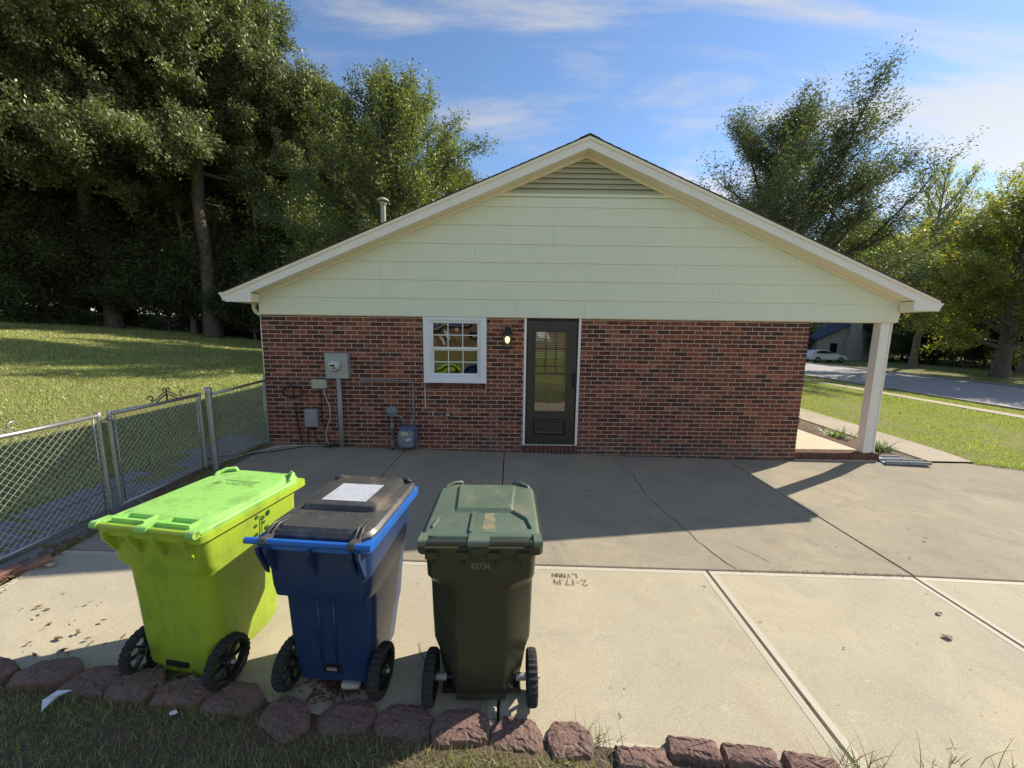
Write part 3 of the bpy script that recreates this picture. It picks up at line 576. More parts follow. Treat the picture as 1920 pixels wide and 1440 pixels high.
# louvre
lz0 = 3.99
mb = MB(); apex = RZ - 0.20
mb.prism([(RX - (apex - lz0) / SL, lz0), (RX + (apex - lz0) / SL, lz0), (RX, apex)], -0.015, -0.011); mb.build('louvre_back', M['doorin'], house)
mb = MB(); w0 = (apex - lz0) / SL; mb.prism([(RX - w0, lz0), (RX + w0, lz0), (RX + w0 - .09, lz0 + .045), (RX - w0 + .09, lz0 + .045)], -0.05, -0.014); mb.build('louvre_sill', M['siding'], house)
M['louvre'] = mat('louvre_paint', (0.50, 0.48, 0.34), 0.55, noise=(4, 0.3, (0.44, 0.42, 0.3)))
nsl = 7
for i in range(nsl):
    z0 = lz0 + 0.045 + i * (apex - lz0 - 0.05) / nsl; z1 = z0 + (apex - lz0) / nsl * 1.12
    wa, wb = (apex - z0) / SL, max(0.02, (apex - z1) / SL)
    mb = MB(); f = [(RX - wa, -0.055, z0), (RX + wa, -0.055, z0), (RX + wb, -0.012, z1), (RX - wb, -0.012, z1)]; b = [(p[0], p[1] + .002, p[2] + .011) for p in f]
    b[0] = (b[0][0], -0.055, z0 + .012); b[1] = (b[1][0], -0.055, z0 + .012)
    mb.loft([f, b], True, True, sm=False); mb.build('louvre_slat', M['louvre'], house)
# frieze boards along the soffit, soffit, rake boards, moulding, shingles
def sloped(name, m, t0, t1, y0, y1, sgn, xe, xi=0.0, parent=house, joint=0):
    """board following the roof: between roof-top offsets t0 (upper) and t1 (lower) from x=RX+xi to xe"""
    mb = MB(); xa = RX + sgn * xi; pts = [(xa, RZ - abs(xa - RX) * SL - t1), (xe, RZ - abs(xe - RX) * SL - t1), (xe, RZ - abs(xe - RX) * SL - t0), (xa, RZ - abs(xa - RX) * SL - t0)]
    mb.prism(pts, y0, y1); return mb.build(name, m, parent)
XE = {-1: -0.33, 1: 10.41}
for s in (-1, 1):
    xe = XE[s]; cornerx = 0.035 if s < 0 else 10.045
    # rake board: lower edge runs parallel to the roof then turns level at the eave box
    mb = MB(); zc = 2.505; t = 0.175
    xk = RX + s * (RZ - t - zc) / SL
    pts = [(RX, RZ - 0.03), (RX, RZ - t), (xk, zc), (xk, 2.362), (xe, 2.362), (xe, rooftop(xe) - 0.03)]
    mb.prism(pts, OH, OH + 0.022); mb.build('rake_board', M['white'], house)
    sloped('rake_moulding', M['cream'], 0.020, 0.062, OH - 0.016, OH - 0.0005, s, xe)
    sloped('rake_soffit', M['cream'], 0.155, 0.17, OH + 0.023, -0.034, s, xk)
    sloped('frieze_board', M['cream'], 0.171, 0.215, -0.056, -0.0405, s, (RX - (RZ - .2 - 2.47) / SL) if s < 0 else (RX + (RZ - .2 - 2.47) / SL))
    # eave return box
    x0, x1 = (xe + .002, XL - .004) if s < 0 else (XR + .004, xe - .002)
    mb = MB(); mb.box(min(x0, x1), max(x0, x1), OH + 0.0225, 14.2, 2.366, 2.380); mb.build('eave_soffit', M['white'], house)
    mb = MB(); bx = (XL, 0.030) if s < 0 else (10.045, XR - .001)
    # short face of the box beside the siding
    mb = MB(); 
    if s < 0: mb.prism([(0.0125, 2.367), (0.0345, 2.367), (0.0345, 2.50), (0.0125, 2.49)], OH + 0.023, -0.045)
    else: mb.prism([(10.043, 2.367), (10.065, 2.367), (10.065, 2.49), (10.043, 2.50)], OH + 0.023, -0.045)
    mb.build('eave_return', M['cream'], house)
    mb = MB(); mb.box(xe - .012, xe + .0, OH + 0.01, 14.2, 2.364, rooftop(xe) - 0.03) if s > 0 else mb.box(xe, xe + .012, OH + 0.0225, 14.2, 2.3805, rooftop(xe) - 0.03)
    mb.build('fascia', M['white'], house)
    # roof sheathing + shingle courses
    mb = MB(); n = int((abs(xe - RX) + .03) / 0.13)
    for i in range(n + 1):
        xa = RX + s * (abs(xe - RX) + 0.03 - i * 0.13); xb = RX + s * max(0, (abs(xe - RX) + 0.03 - (i + 1) * 0.13 - .05))
        if i == n: xb = RX
        za, zb = RZ - abs(xa - RX) * SL, RZ - abs(xb - RX) * SL
        mb.prism([(xa, za - 0.006), (xb, zb - 0.012), (xb, zb - 0.004), (xa, za + 0.003)], OH - 0.022, 14.4)
    mb.build('shingle_course', M['shingle'], house)['kind'] = 'stuff'
    sloped('roof_deck', M['doorin'], 0.013, 0.029, OH + 0.001, 14.3, s, xe)
mb = MB(); mb.prism([(RX - .15, RZ - .15 * SL + .004), (RX, RZ + .004), (RX + .15, RZ - .15 * SL + .004), (RX + .15, RZ - .15 * SL + .010), (RX, RZ + .012), (RX - .15, RZ - .15 * SL + .010)], OH - .024, 14.4); mb.build('ridge_cap', M['shingle'], house)
# room ceiling keeps daylight out of the rooms behind door and window
mb = MB(); mb.box(0.11, 8.6, 0.13, 13.8, 2.30, 2.33); mb.build('ceiling', M['dark'], house)
mb = MB(); mb.box(0.11, 8.6, 0.13, 13.8, -0.05, -0.02); mb.build('floor_inside', M['dark'], house)
mb = MB(); mb.box(0.11, 4.02, 3.2, 3.25, -0.02, 2.3); mb.box(4.0, 4.03, 0.2, 3.2, -0.02, 2.3); mb.box(5.3, 5.33, 0.2, 3.2, -0.02, 2.3); mb.box(4.03, 5.3, 2.2, 2.23, -0.02, 2.3); mb.build('inside_wall', M['dark'], house)
# gutters and downspouts
def gutter(s):
    xe = XE[s]; o = thing('gutter', None, None); o.parent = house
    prof = [(0, 0), (0, -.125), (.075, -.125), (.092, -.085), (.10, -.05), (.125, -.03), (.125, -.005), (.115, -.005), (.113, -.028), (.09, -.045), (.082, -.085), (.07, -.115), (.008, -.115), (.008, 0)]
    top = 2.505 if s < 0 else 2.485
    pts = [(xe + s * (0.003 + p), top + q) for p, q in prof]
    mb = MB(); mb.prism(pts, OH + 0.06, 14.2); mb.prism([(xe + s * (.004 + p), top + q) for p, q in [(0, -.002), (0, -.124), (.074, -.124), (.098, -.05), (.124, -.03), (.124, -.004)]], OH + 0.055, OH + 0.059)
    mb.build('gutter_trough', M['gutter'], house)
    bpy.data.objects.remove(o)
gutter(-1); gutter(1)
def rrect(cx, cy, w, h, r, n=3):
    out = []
    for (sx, sy, a0) in ((1, 1, 0), (-1, 1, 90), (-1, -1, 180), (1, -1, 270)):
        for k in range(n + 1):
            a = R(a0 + 90 * k / n); out.append((cx + sx * (w - r) + r * math.cos(a), cy + sy * (h - r) + r * math.sin(a)))
    return out
mb = MB(); mb.tube([(-0.16, 0.12, 2.39), (-0.16, 0.12, 2.33), (-0.155, 0.11, 2.28), (-0.13, 0.10, 2.235), (-0.07, 0.09, 2.20), (-0.03, 0.09, 2.185), (-0.025, 0.09, 2.15), (-0.034, 0.09, 1.9), (-0.034, 0.09, 0.2)], 0.032, 8); mb.build('downspout', M['cream'], house)
mb = MB(); mb.tube([(10.14, 0.06, 2.37), (10.14, 0.06, 2.31), (10.13, 0.06, 2.26), (10.09, 0.06, 2.225), (10.055, 0.06, 2.20), (10.047, 0.06, 2.16), (10.045, 0.06, 2.0), (10.045, 0.06, 0.20), (10.06, 0.06, 0.06), (10.12, 0.05, -0.04), (10.2, 0.04, -0.075)], 0.030, 8); mb.build('downspout', M['gutter'], house)
# roof vents
def roofz(x): return RZ - abs(x - RX) * SL
vx, vy = 1.66, 1.05
mb = MB(); mb.lathe([(0.043, roofz(vx) - .1), (0.043, 4.22)], (vx, vy, 0), 16); o = mb.build('flue_pipe', M['beige'], house, 40)
mb = MB(); mb.lathe([(0.060, 4.17), (0.062, 4.20), (0.05, 4.205)], (vx, vy, 0), 16); mb.lathe([(0.10, 4.225), (0.105, 4.235), (0.092, 4.260), (0.055, 4.28), (0.01, 4.288)], (vx, vy, 0), 16); mb.build('flue_cap', M['beige'], house, 50)
mb = MB(); mb.lathe([(0.11, roofz(vx) - .06), (0.09, roofz(vx) + .05), (0.052, roofz(vx) + .12)], (vx, vy, 0), 14); mb.build('flue_flashing', M['galv'], house)
mb = MB(); mb.lathe([(0.022, 3.4), (0.022, 4.19)], (1.63, 2.1, 0), 10); mb.build('vent_pipe', M['vinyl'], house, 40)

# ------------------------------------------------------------------ window
mb = MB()
for a in ((2.574, 2.665, -0.03, 0.05, 1.165, 2.19), (3.487, 3.578, -0.03, 0.05, 1.165, 2.19), (2.665, 3.487, -0.03, 0.05, 2.135, 2.19), (2.57, 3.582, -0.042, 0.05, 1.137, 1.165), (2.665, 3.487, -0.02, 0.05, 1.165, 1.225)): mb.box(*a)
win = mb.build('window', M['vinyl'], house)
def frame_box(x0, x1, z0, z1, w, y0, y1, name, m, parent, wb=None):
    wb = wb or w; mb = MB(); mb.box(x0, x0 + w, y0, y1, z0, z1); mb.box(x1 - w, x1, y0, y1, z0, z1); mb.box(x0 + w, x1 - w, y0, y1, z1 - w, z1); mb.box(x0 + w, x1 - w, y0, y1, z0, z0 + wb)
    return mb.build(name, m, parent)
frame_box(2.690, 3.470, 1.675, 2.128, 0.038, -0.006, 0.028, 'upper_sash', M['vinyl'], win)
frame_box(2.690, 3.470, 1.245, 1.695, 0.042, 0.030, 0.060, 'lower_sash', M['vinyl'], win)
frame_box(2.6655, 3.4865, 1.2255, 2.1345, 0.024, -0.012, 0.066, 'window_track', M['vinyl'], win)
for (z0, z1, y) in ((1.713, 2.09, 0.012), (1.287, 1.653, 0.046)):
    mb = MB(); mb.box(2.7285, 3.4315, y, y + .004, z0, z1); mb.build('pane', M['glass'], win)
    for k in (1, 2):
        xx = 2.7285 + 0.703 * k / 3; mb = MB(); mb.box(xx - .007, xx + .007, y - .007, y - .001, z0, z1); mb.build('glazing_bar', M['vinyl'], win)
    zz = (z0 + z1) / 2; 
    for k in range(3):
        xa = 2.7285 + 0.703 * k / 3 + (.0072 if k else 0); xb = 2.7285 + 0.703 * (k + 1) / 3 - (.0072 if k < 2 else 0); mb = MB(); mb.box(xa, xb, y - .007, y - .001, zz - .007, zz + .007); mb.build('glazing_bar', M['vinyl'], win)
# ------------------------------------------------------------------ door
mb = MB()
for a in ((4.178, 4.214, -0.022, 0.08, 0.122, 2.19), (5.040, 5.078, -0.022, 0.08, 0.122, 2.19), (4.178, 5.078, -0.022, 0.14, 0.114, 0.122)): mb.box(*a)
mb.build('door_casing', M['white'], house)
mb = MB()
for a in ((4.2145, 4.232, -0.012, 0.06, 0.123, 2.185), (5.020, 5.0395, -0.012, 0.06, 0.123, 2.185), (4.232, 5.020, -0.012, 0.06, 2.145, 2.185)): mb.box(*a)
mb.build('door_frame', M['seal'], house)
door = MB(); y0, y1 = -0.010, 0.030
for a in ((4.236, 4.346, y0, y1, 0.132, 2.14), (4.880, 5.016, y0, y1, 0.132, 2.14), (4.346, 4.880, y0, y1, 1.99, 2.14), (4.346, 4.880, y0, y1, 0.132, 0.285), (4.346, 4.880, y0, y1, 0.555, 0.668)): door.box(*a)
door.box(4.346, 4.880, 0.012, 0.024, 0.285, 0.555)
door = door.build('storm_door', M['doorpaint'], house)
mb = MB(); r0 = [(4.352, .0115, .291), (4.874, .0115, .291), (4.874, .0115, .549), (4.352, .0115, .549)]
r1 = [(4.375, -.004, .315), (4.851, -.004, .315), (4.851, -.004, .525), (4.375, -.004, .525)]; r2 = [(4.405, .004, .345), (4.82, .004, .345), (4.82, .004, .495), (4.405, .004, .495)]
mb.loft([r0, r1, r2], False, True, sm=False); mb.build('raised_panel', M['doorpaint'], door)
frame_box(4.3465, 4.8795, 0.6685, 1.9895, 0.018, -0.016, 0.01, 'glass_bead', M['doorpaint'], door)
mb = MB(); mb.box(4.3655, 4.8605, -0.002, 0.002, 0.6875, 1.2995); mb.build('lower_pane', M['glassdoor'], door)
mb = MB(); mb.box(4.3655, 4.8605, 0.004, 0.008, 1.3005, 1.971); mb.build('upper_pane', M['glassdoor'], door)
mb = MB(); mb.box(4.3655, 4.8605, -0.01, 0.012, 1.288, 1.306); mb.build('meeting_rail', M['doorpaint'], door)
mb = MB(); mb.tube([(4.985, -0.012, 1.30), (4.985, -0.055, 1.285), (4.985, -0.062, 1.24), (4.985, -0.062, 1.16), (4.985, -0.055, 1.115), (4.985, -0.012, 1.10)], 0.010, 8); mb.box(4.968, 5.002, -0.016, -0.0105, 1.08, 1.32); mb.build('handle', M['seal'], door)
mb = MB(); mb.box(4.236, 5.016, -0.014, -0.0105, 0.137, 0.175); mb.build('kick_plate', M['doorpaint'], door)
# inner door with its own glazing grid
mb = MB()
for a in ((4.20, 4.36, 0.115, 0.15, 0.10, 2.16), (4.87, 5.06, 0.115, 0.15, 0.10, 2.16), (4.36, 4.87, 0.115, 0.15, 1.97, 2.16), (4.36, 4.87, 0.115, 0.15, 0.10, 1.13)): mb.box(*a)
inner = mb.build('inner_door', M['doorin'], house)
for k in (1, 2):
    mb = MB(); xx = 4.3655 + .495 * k / 3; mb.box(xx - .008, xx + .008, -0.002, 0.003, 1.307, 1.971); mb.build('glazing_bar', M['doorpaint'], door)
for zz in (1.70, 1.42):
    for j in range(3): mb = MB(); mb.box(4.3655 + .165 * j + (.0082 if j else 0), 4.3655 + .165 * (j + 1) - (.0082 if j < 2 else 0), -0.002, 0.003, zz - .007, zz + .007); mb.build('glazing_bar', M['doorpaint'], door)
mb = MB(); mb.box(4.36, 4.87, 0.134, 0.138, 1.131, 1.969); mb.build('pane', M['glassdoor'], inner)
mb = MB()
for k in range(12): mb.box(4.37, 4.86, 0.16, 0.175, 1.55 + k * .035, 1.572 + k * .035)
mb.build('blind', M['cream'], house)['kind'] = 'stuff'

# ------------------------------------------------------------------ porch
porch = thing('porch', 'pale concrete porch slab with a brick rowlock edge at the house corner', 'porch', (0, 0, 0))
PT = 0.035
mb = MB(); mb.box(8.722, 9.95, 0.215, 8.0, -0.30, PT - .004); mb.build('porch_slab', M['porchc'], porch)
mb = MB(); mb.box(8.722, 10.135, 0.012, 0.213, -0.32, PT - .012); mb.box(9.952, 10.135, 0.214, 8.0, -0.32, PT - .012); mb.build('porch_mortar', M['mortar'], porch)
pm = {}
def pbrick(w, d, h, loc, rz=0):
    tn = random.choice([.2, .3, .4, .5, .6]); k = (w, d, h, tn)
    if k not in pm:
        m2 = MB(); m2.ct = tn; ring = lambda i, z: [(-w / 2 + i, -d / 2 + i, z), (w / 2 - i, -d / 2 + i, z), (w / 2 - i, d / 2 - i, z), (-w / 2 + i, d / 2 - i, z)]
        m2.loft([ring(0, -h), ring(0, -.005), ring(.005, 0)], True, True, sm=False); o = m2.build('brick', M['brick'], porch); pm[k] = o.data
    else: o = inst('brick', pm[k], porch)
    o.location = loc; o.rotation_euler = (0, 0, rz); return o
for i in range(19): pbrick(0.066, 0.198, 0.115, (8.762 + i * 0.0745, 0.104, PT + random.uniform(-.002, .002)))
for i in range(70): pbrick(0.178, 0.066, 0.115, (10.045, 0.25 + i * 0.0745, PT + random.uniform(-.002, .002)))
mb = MB(); mb.box(8.722, 10.13, 0.002, 0.011, -0.32, PT - .12); mb.build('porch_front', M['mortar'], porch)
post = thing('porch_post', 'square cream post holding up the porch corner of the roof', 'post', (9.91, 0.065, PT))
mb = MB(); mb.box(-.062, .062, -.062, .062, .012, 2.15)
mb.build('post_shaft', M['cream'], post)
mb = MB(); mb.box(-.05, .05, -.05, .05, 0, .012); mb.build('post_base', M['galv'], post)
mb = MB(); mb.box(-.069, .069, -.0625, -.069, 0.02, 2.14); mb.box(-.069, -.0625, -.0622, .0622, 0.02, 2.14); mb.box(.0625, .069, -.0622, .0622, .02, 2.14); mb.build('post_cladding', M['white'], post)
mb = MB(); mb.box(8.72, XR - .005, 0.0, 0.118, 2.1815, 2.192); mb.build('beam_soffit', M['cream'], house)
# splash blocks
sb = thing('splash_block', 'grey moulded splash block lying on the driveway beside the post', 'splash block', (10.12, -0.05, gzf(10.2, -.05)), R(-4))
for i in range(2):
    mb = MB(); x0 = 0.02 + i * 0.355; mb.prism([(-.075, 0), (.075, 0), (.07, .055), (.055, .055), (.045, .02), (-.045, .02), (-.055, .055), (-.07, .055)], x0, x0 + .345, 'x'); mb.build('block_section', M['conduit'], sb)
sb2 = thing('splash_block', 'grey splash block behind the first one, under the downspout mouth', 'splash block', (10.2, 0.12, gzf(10.2, .1)), R(-3))
mb = MB(); mb.prism([(-.075, 0), (.075, 0), (.07, .055), (.055, .055), (.045, .02), (-.045, .02), (-.055, .055), (-.07, .055)], 0, .42, 'x'); mb.build('block_section', M['conduit'], sb2)

# ------------------------------------------------------------------ utilities on the wall
em = thing('electric_meter', 'grey electric meter box with round glass dial on the brick wall', 'electric meter', (1.21, 0, 1.195))
mb = MB(); mb.box(-.18, .18, -.105, -.003, 0, .395)
mb.box(-.188, .188, -.112, -.002, .387, .400); o = mb.build('meter_box', M['meterbox'], em)
mb = MB(); mb.lathe([(.100, 0), (.100, -.014), (.090, -.022)], (-.03, -.105, .205), 24, 'y'); mb.build('meter_ring', M['galv'], em, 40)
mb = MB(); mb.lathe([(.084, -.021), (.084, -.055), (.072, -.075), (.03, -.083)], (-.03, -.105, .205), 24, 'y'); mb.build('meter_glass', M['dial'], em, 50)
mb = MB(); mb.box(-.07, .01, -.192, -.189, .20, .225); mb.box(-.03, .02, -.190, -.187, .165, .185); mb.build('meter_plate', M['seal'], em)
mb = MB(); mb.box(-.05, -.01, -.112, -.1055, .06, .11); mb.build('meter_hasp', M['galv'], em)
mb = MB(); mb.tube([(0.01, -.07, 0), (0.01, -.07, -1.16)], .037, 12); mb.build('conduit', M['conduit'], em)
mb = MB(); mb.box(-.032, .052, -.01, -.004, -.42, -.39); mb.box(-.032, .052, -.01, -.004, -.82, -.79); mb.build('conduit_strap', M['galv'], em)
jb = thing('junction_box', 'flat beige cable box left of the electric meter', 'junction box', (.90, 0, 1.02))
mb = MB(); mb.box(-.115, .115, -.07, -.003, .01, .145); mb.box(-.118, .118, -.076, -.07, .005, .15); mb.build('box_cover', M['beige'], jb)
mb = MB(); mb.tube([(.06, -.04, .01), (.065, -.045, -.08), (.14, -.05, -.3), (.15, -.05, -.45), (.09, -.05, -.62), (.055, -.05, -.74), (.07, -.05, -.85), (.10, -.06, -.93)], .0065, 6); mb.build('cable', M['cablew'], jb)
mb = MB(); mb.tube([(-.02, -.04, .01), (0, -.03, -.05), (.0, -.02, -.2), (-.005, -.02, -.42), (.02, -.02, -.6), (.05, -.03, -.8), (.10, -.04, -.93)], .008, 6); mb.build('cable', M['black'], jb)
gb = thing('telephone_box', 'small grey utility box low on the wall under the beige one', 'utility box', (.735, 0, .383))
mb = MB(); pr_ = lambda i, y: [(-.10 + i, y, .0 + i), (.10 - i, y, 0 + i), (.10 - i, y, .295 - i * 1.6), (-.10 + i, y, .295 - i * 1.6)]
mb.loft([pr_(0, -.003), pr_(0, -.07), pr_(.022, -.105)], True, True, sm=False); mb.build('box_cover', M['conduit'], gb)
mb = MB(); mb.tube([(-.02, -.05, 0), (-.06, -.05, -.05), (-.075, -.05, -.15), (-.06, -.05, -.34)], .008, 6); mb.tube([(.02, -.05, 0), (.04, -.05, -.08), (.06, -.05, -.2), (.11, -.05, -.30)], .009, 6); mb.tube([(-.03, -.05, 0), (-.02, -.07, -.04), (0, -.05, -.0)], .008, 6); mb.build('cable', M['black'], gb)
cc = thing('coiled_cable', 'black cable hung in a coil on the wall beside the house corner', 'cable', (.47, 0, .96))
mb = MB(); rr = random.Random(3); pts = []
for k in range(60):
    a = k / 60 * 2 * math.pi * 2.6 + 1.6; rx, rz_ = .165 + rr.uniform(-.012, .012), .095 + rr.uniform(-.01, .01); pts.append((math.cos(a) * rx, -.03 - .0006 * k, math.sin(a) * rz_))
mb.tube(pts, .0075, 6); mb.tube([(0.02, -.04, .10), (.0, -.05, .02), (-.005, -.05, -.1)], .009, 6)
mb.tube([(.015, -.03, -.19), (.01, -.03, -.3), (.03, -.03, -.5), (.065, -.03, -.75), (.085, -.04, -.93)], .011, 6); mb.build('cable_loops', M['black'], cc)
mb = MB(); mb.box(.0, .02, -.05, -.003, .10, .12); mb.build('hook', M['galv'], cc)
gm_ = thing('gas_meter', 'grey blue gas meter on pipes against the brick wall', 'gas meter', (2.30, 0, 0.05))
def rrz(w, h, r, cx, cz, y, n=4): return [(cx + a, y, cz + b) for a, b in rrect(0, 0, w, h, r, n)]
mb = MB(); mb.loft([rrz(.115, .135, .05, -.0, .185, -.10), rrz(.125, .145, .055, 0, .185, -.13), rrz(.12, .14, .05, 0, .185, -.20), rrz(.095, .115, .045, 0, .185, -.225)], True, True); mb.build('meter_front', M['gasmeter'], gm_, 40)
mb = MB(); mb.loft([rrz(.12, .16, .05, .035, .205, -.03), rrz(.125, .165, .055, .035, .205, -.098)], True, True); mb.box(-.10, .13, -.19, -.05, .325, .385); mb.build('meter_body', M['gasblue'], gm_, 40)
mb = MB(); mb.box(-.065, .045, -.232, -.2255, .255, .315); mb.build('meter_index', M['label'], gm_)
mb = MB(); mb.box(.02, .05, -.231, -.2255, .17, .20); mb.box(.055, .085, -.231, -.2255, .18, .205); mb.build('meter_tags', M['paper'], gm_)
mb = MB(); mb.tube([(-.235, -.12, -.17), (-.235, -.12, .02)], .017, 8); mb.build('riser_sleeve', M['black'], gm_)
mb = MB(); mb.tube([(-.235, -.12, .02), (-.235, -.12, .60)], .015, 8); mb.tube([(-.235, -.12, .02), (-.235, -.12, .15)], .024, 8); mb.tube([(-.235, -.12, .31), (-.235, -.12, .43)], .030, 8); mb.tube([(-.235, -.14, .13), (-.235, -.085, .13)], .02, 8); mb.tube([(-.28, -.12, .13), (-.19, -.12, .13)], .012, 6)
mb.tube([(-.235, -.12, .53), (-.20, -.12, .555), (-.14, -.12, .56), (-.09, -.12, .545), (-.06, -.12, .50), (-.055, -.12, .385)], .018, 8)
mb.tube([(.085, -.12, .385), (.085, -.12, .47), (.10, -.09, .50), (.105, -.075, .55), (.105, -.075, 1.08)], .016, 8); mb.tube([(.085, -.12, .385), (.085, -.12, .46)], .026, 8)
mb.tube([(.105, -.075, 1.08), (.098, -.075, 1.105), (.07, -.075, 1.112), (-.70, -.075, 1.125), (-.725, -.06, 1.125), (-.73, -.0, 1.13)], .015, 8); mb.lathe([(.03, 0), (.03, -.03), (.02, -.045)], (-.70, -.06, 1.125), 8, 'y')
mb.build('gas_pipe', M['pipe'], gm_)
mb = MB(); mb.lathe([(.085, .0), (.088, -.012), (.085, -.024), (.05, -.032), (.03, -.05), (.028, -.085), (.015, -.09)], (-.235, -.095, .625), 20, 'y'); mb.build('regulator', M['gasmeter'], gm_, 40)
tap = thing('garden_tap', 'small brass garden tap in the brick wall under the window', 'tap', (2.944, 0, .60))
mb = MB(); mb.lathe([(.035, -.002), (.035, -.01), (.012, -.012), (.012, -.06), (.018, -.062), (.018, -.075)], (0, 0, 0), 12, 'y'); mb.tube([(0, -.06, 0), (0, -.085, -.015), (0, -.09, -.05)], .012, 8); mb.build('tap_body', M['chrome'], tap)
mb = MB(); mb.lathe([(.028, 0), (.028, -.006)], (.008, -.09, .012), 8, 'y'); mb.build('tap_wheel', M['galv'], tap)
cl = MB(); cl.lathe([(.016, -.002), (.016, -.009)], (3.757, 0, .46), 10, 'y'); o = cl.build('wall_plug', M['mortar']); tag(o, 'round pale cap set in a brick left of the door', 'wall plug')
mb = MB(); 
for x, z0, z1, w in ((2.578, .70, 1.02, .012), (2.70, .58, .66, .01)): mb.box(x, x + w, -.0052, -.0032, z0, z1)
o = mb.build('sealant_smear', M['vinyl'], house)
# wall lantern
lt = thing('wall_lantern', 'black wall lantern with its bulb lit, between window and door', 'lantern', (3.912, 0, 1.70))
mb = MB(); mb.box(-.045, .045, -.012, -.003, .06, .34); mb.tube([(0, -.01, .30), (0, -.05, .345), (0, -.09, .33), (0, -.105, .30)], .008, 8); mb.build('back_plate', M['lamp'], lt)
mb = MB(); c0 = (0, -.105, 0)
def sq(w, z): return [(-w, c0[1] - w, z), (w, c0[1] - w, z), (w, c0[1] + w, z), (-w, c0[1] + w, z)]
mb.loft([sq(.085, .215), sq(.085, .225), sq(.05, .285), sq(.022, .315), sq(.012, .355)], True, True, sm=False); mb.build('lantern_roof', M['lamp'], lt)
mb = MB(); mb.loft([sq(.045, -.005), sq(.062, .02), sq(.062, .032)], True, True, sm=False)
for sx in (-1, 1):
    for sy in (-1, 1): mb.tube([(sx * .055, c0[1] + sy * .055, .03), (sx * .07, c0[1] + sy * .07, .216)], .005, 6)
mb.build('lantern_cage', M['lamp'], lt)
mb = MB(); mb.lathe([(.012, .04), (.014, .085), (.018, .09)], (0, c0[1], 0), 12); mb.build('lamp_socket', M['beige'], lt)
mb = MB(); mb.lathe([(.012, .09), (.028, .11), (.037, .14), (.036, .165), (.024, .185), (.005, .192)], (0, c0[1], 0), 16); mb.build('bulb', M['bulb'], lt, 80)
mb = MB(); w = .058
for (a, b) in (((-w, -w), (w, -w)), ((-w, w), (w, w)), ((-w, -w), (-w, w)), ((w, -w), (w, w))):
    mb.add([(a[0], c0[1] + a[1], .033), (b[0], c0[1] + b[1], .033), (b[0] * 1.15, c0[1] + b[1] * 1.15, .214), (a[0] * 1.15, c0[1] + a[1] * 1.15, .214)], [(0, 1, 2, 3)])
mb.build('lantern_glass', M['lampglass'], lt)
pl = bpy.data.lights.new('lantern_light', 'POINT'); pl.energy = 1.2; pl.color = (1, .8, .45); pl.shadow_soft_size = .03; plo = bpy.data.objects.new('lantern_light', pl); col.objects.link(plo); plo.parent = lt; plo.location = (0, c0[1] - .02, .14)

# ------------------------------------------------------------------ chain-link fence along x = 0
def chain_panel(a, b, z0, z1, name, parent, pitch=0.062, r=0.0017):
    """diamond mesh between ground points a,b: woven zigzag wires"""
    a, b = Vector(a), Vector(b); Lg = (b - a).length; d = (b - a) / Lg; H = z1 - z0; V = []; Fc = []
    nrm = Vector((-d.y, d.x, 0))
    def wire(p, q):
        t = (q - p).normalized(); s1 = t.cross(nrm).normalized(); o = len(V)
        for e in (p, q):
            for k in range(3):
                an = 2 * math.pi * k / 3; V.append(e + (nrm * math.cos(an) + s1 * math.sin(an)) * r)
        Fc.extend([(o, o + 1, o + 4, o + 3), (o + 1, o + 2, o + 5, o + 4), (o + 2, o, o + 3, o + 5)])
    n = int((Lg + H) / pitch) + 1
    for i in range(-int(H / pitch) - 1, n):
        for sgn in (1, -1):
            s0 = i * pitch
            # line s = s0 + sgn*h ; clip to 0..Lg, h 0..H
            h0, h1 = 0.0, H
            if sgn > 0: h0 = max(h0, -s0); h1 = min(h1, Lg - s0)
            else:
                s0 = s0 + H * 1.0; s0 = i * pitch + int(H / pitch + 1) * pitch - 0; h0 = max(h0, s0 - Lg); h1 = min(h1, s0)
            if h1 - h0 < 0.02: continue
            off = nrm * (0.002 * sgn)
            p = a + d * (s0 + sgn * h0) + Vector((0, 0, z0 + h0)) + off; q = a + d * (s0 + sgn * h1) + Vector((0, 0, z0 + h1)) + off
            wire(p, q)
    me = bpy.data.meshes.new(name); me.from_pydata([tuple(v) for v in V], [], Fc); me.materials.append(M['wire']); me.update()
    o = bpy.data.objects.new(name, me); col.objects.link(o); o.parent = parent; return o
def post_(x, y, h, r, parent, name='post', cap='dome'):
    z = gzf(x, y) - .03; mb = MB(); mb.lathe([(r, z), (r, z + h + .03)], (x, y, 0), 12)
    o = mb.build(name, M['galv'], parent, 40)
    mb = MB(); zz = z + h + .03; mb.lathe([(r + .005, zz - .03), (r + .005, zz + .002), (r * .8, zz + .02), (.004, zz + .028)], (x, y, 0), 12); mb.build('post_cap', M['galv'], parent, 50)
    return o
def bands(x, y, zs, r, d, parent):
    for z in zs:
        mb = MB(); mb.lathe([(r + .004, z - .011), (r + .004, z + .011)], (x, y, 0), 12); mb.box(x - .003, x + .003, y + d * (r + .002), y + d * (r + .045), z - .009, z + .009); mb.build('band', M['galv'], parent, 40)
fence = thing('chain_link_fence', 'short galvanised chain link panel between the house corner and the gate post', 'fence', (0, 0, 0))
post_(-.03, .03, 1.10, .026, fence); post_(.02, -1.205, 1.10, .038, fence)
mb = MB(); mb.tube([(-.03, .03, 1.13), (.015, -1.17, 1.105)], .019, 8); mb.build('top_rail', M['galv'], fence)
chain_panel((-.03, .0, 0), (.015, -1.16, 0), 0.12, 1.10, 'wire_mesh', fence); bands(-.03, .03, (.35, .7, 1.0), .026, -1, fence); bands(.02, -1.205, (.35, .62, .9), .038, 1, fence)
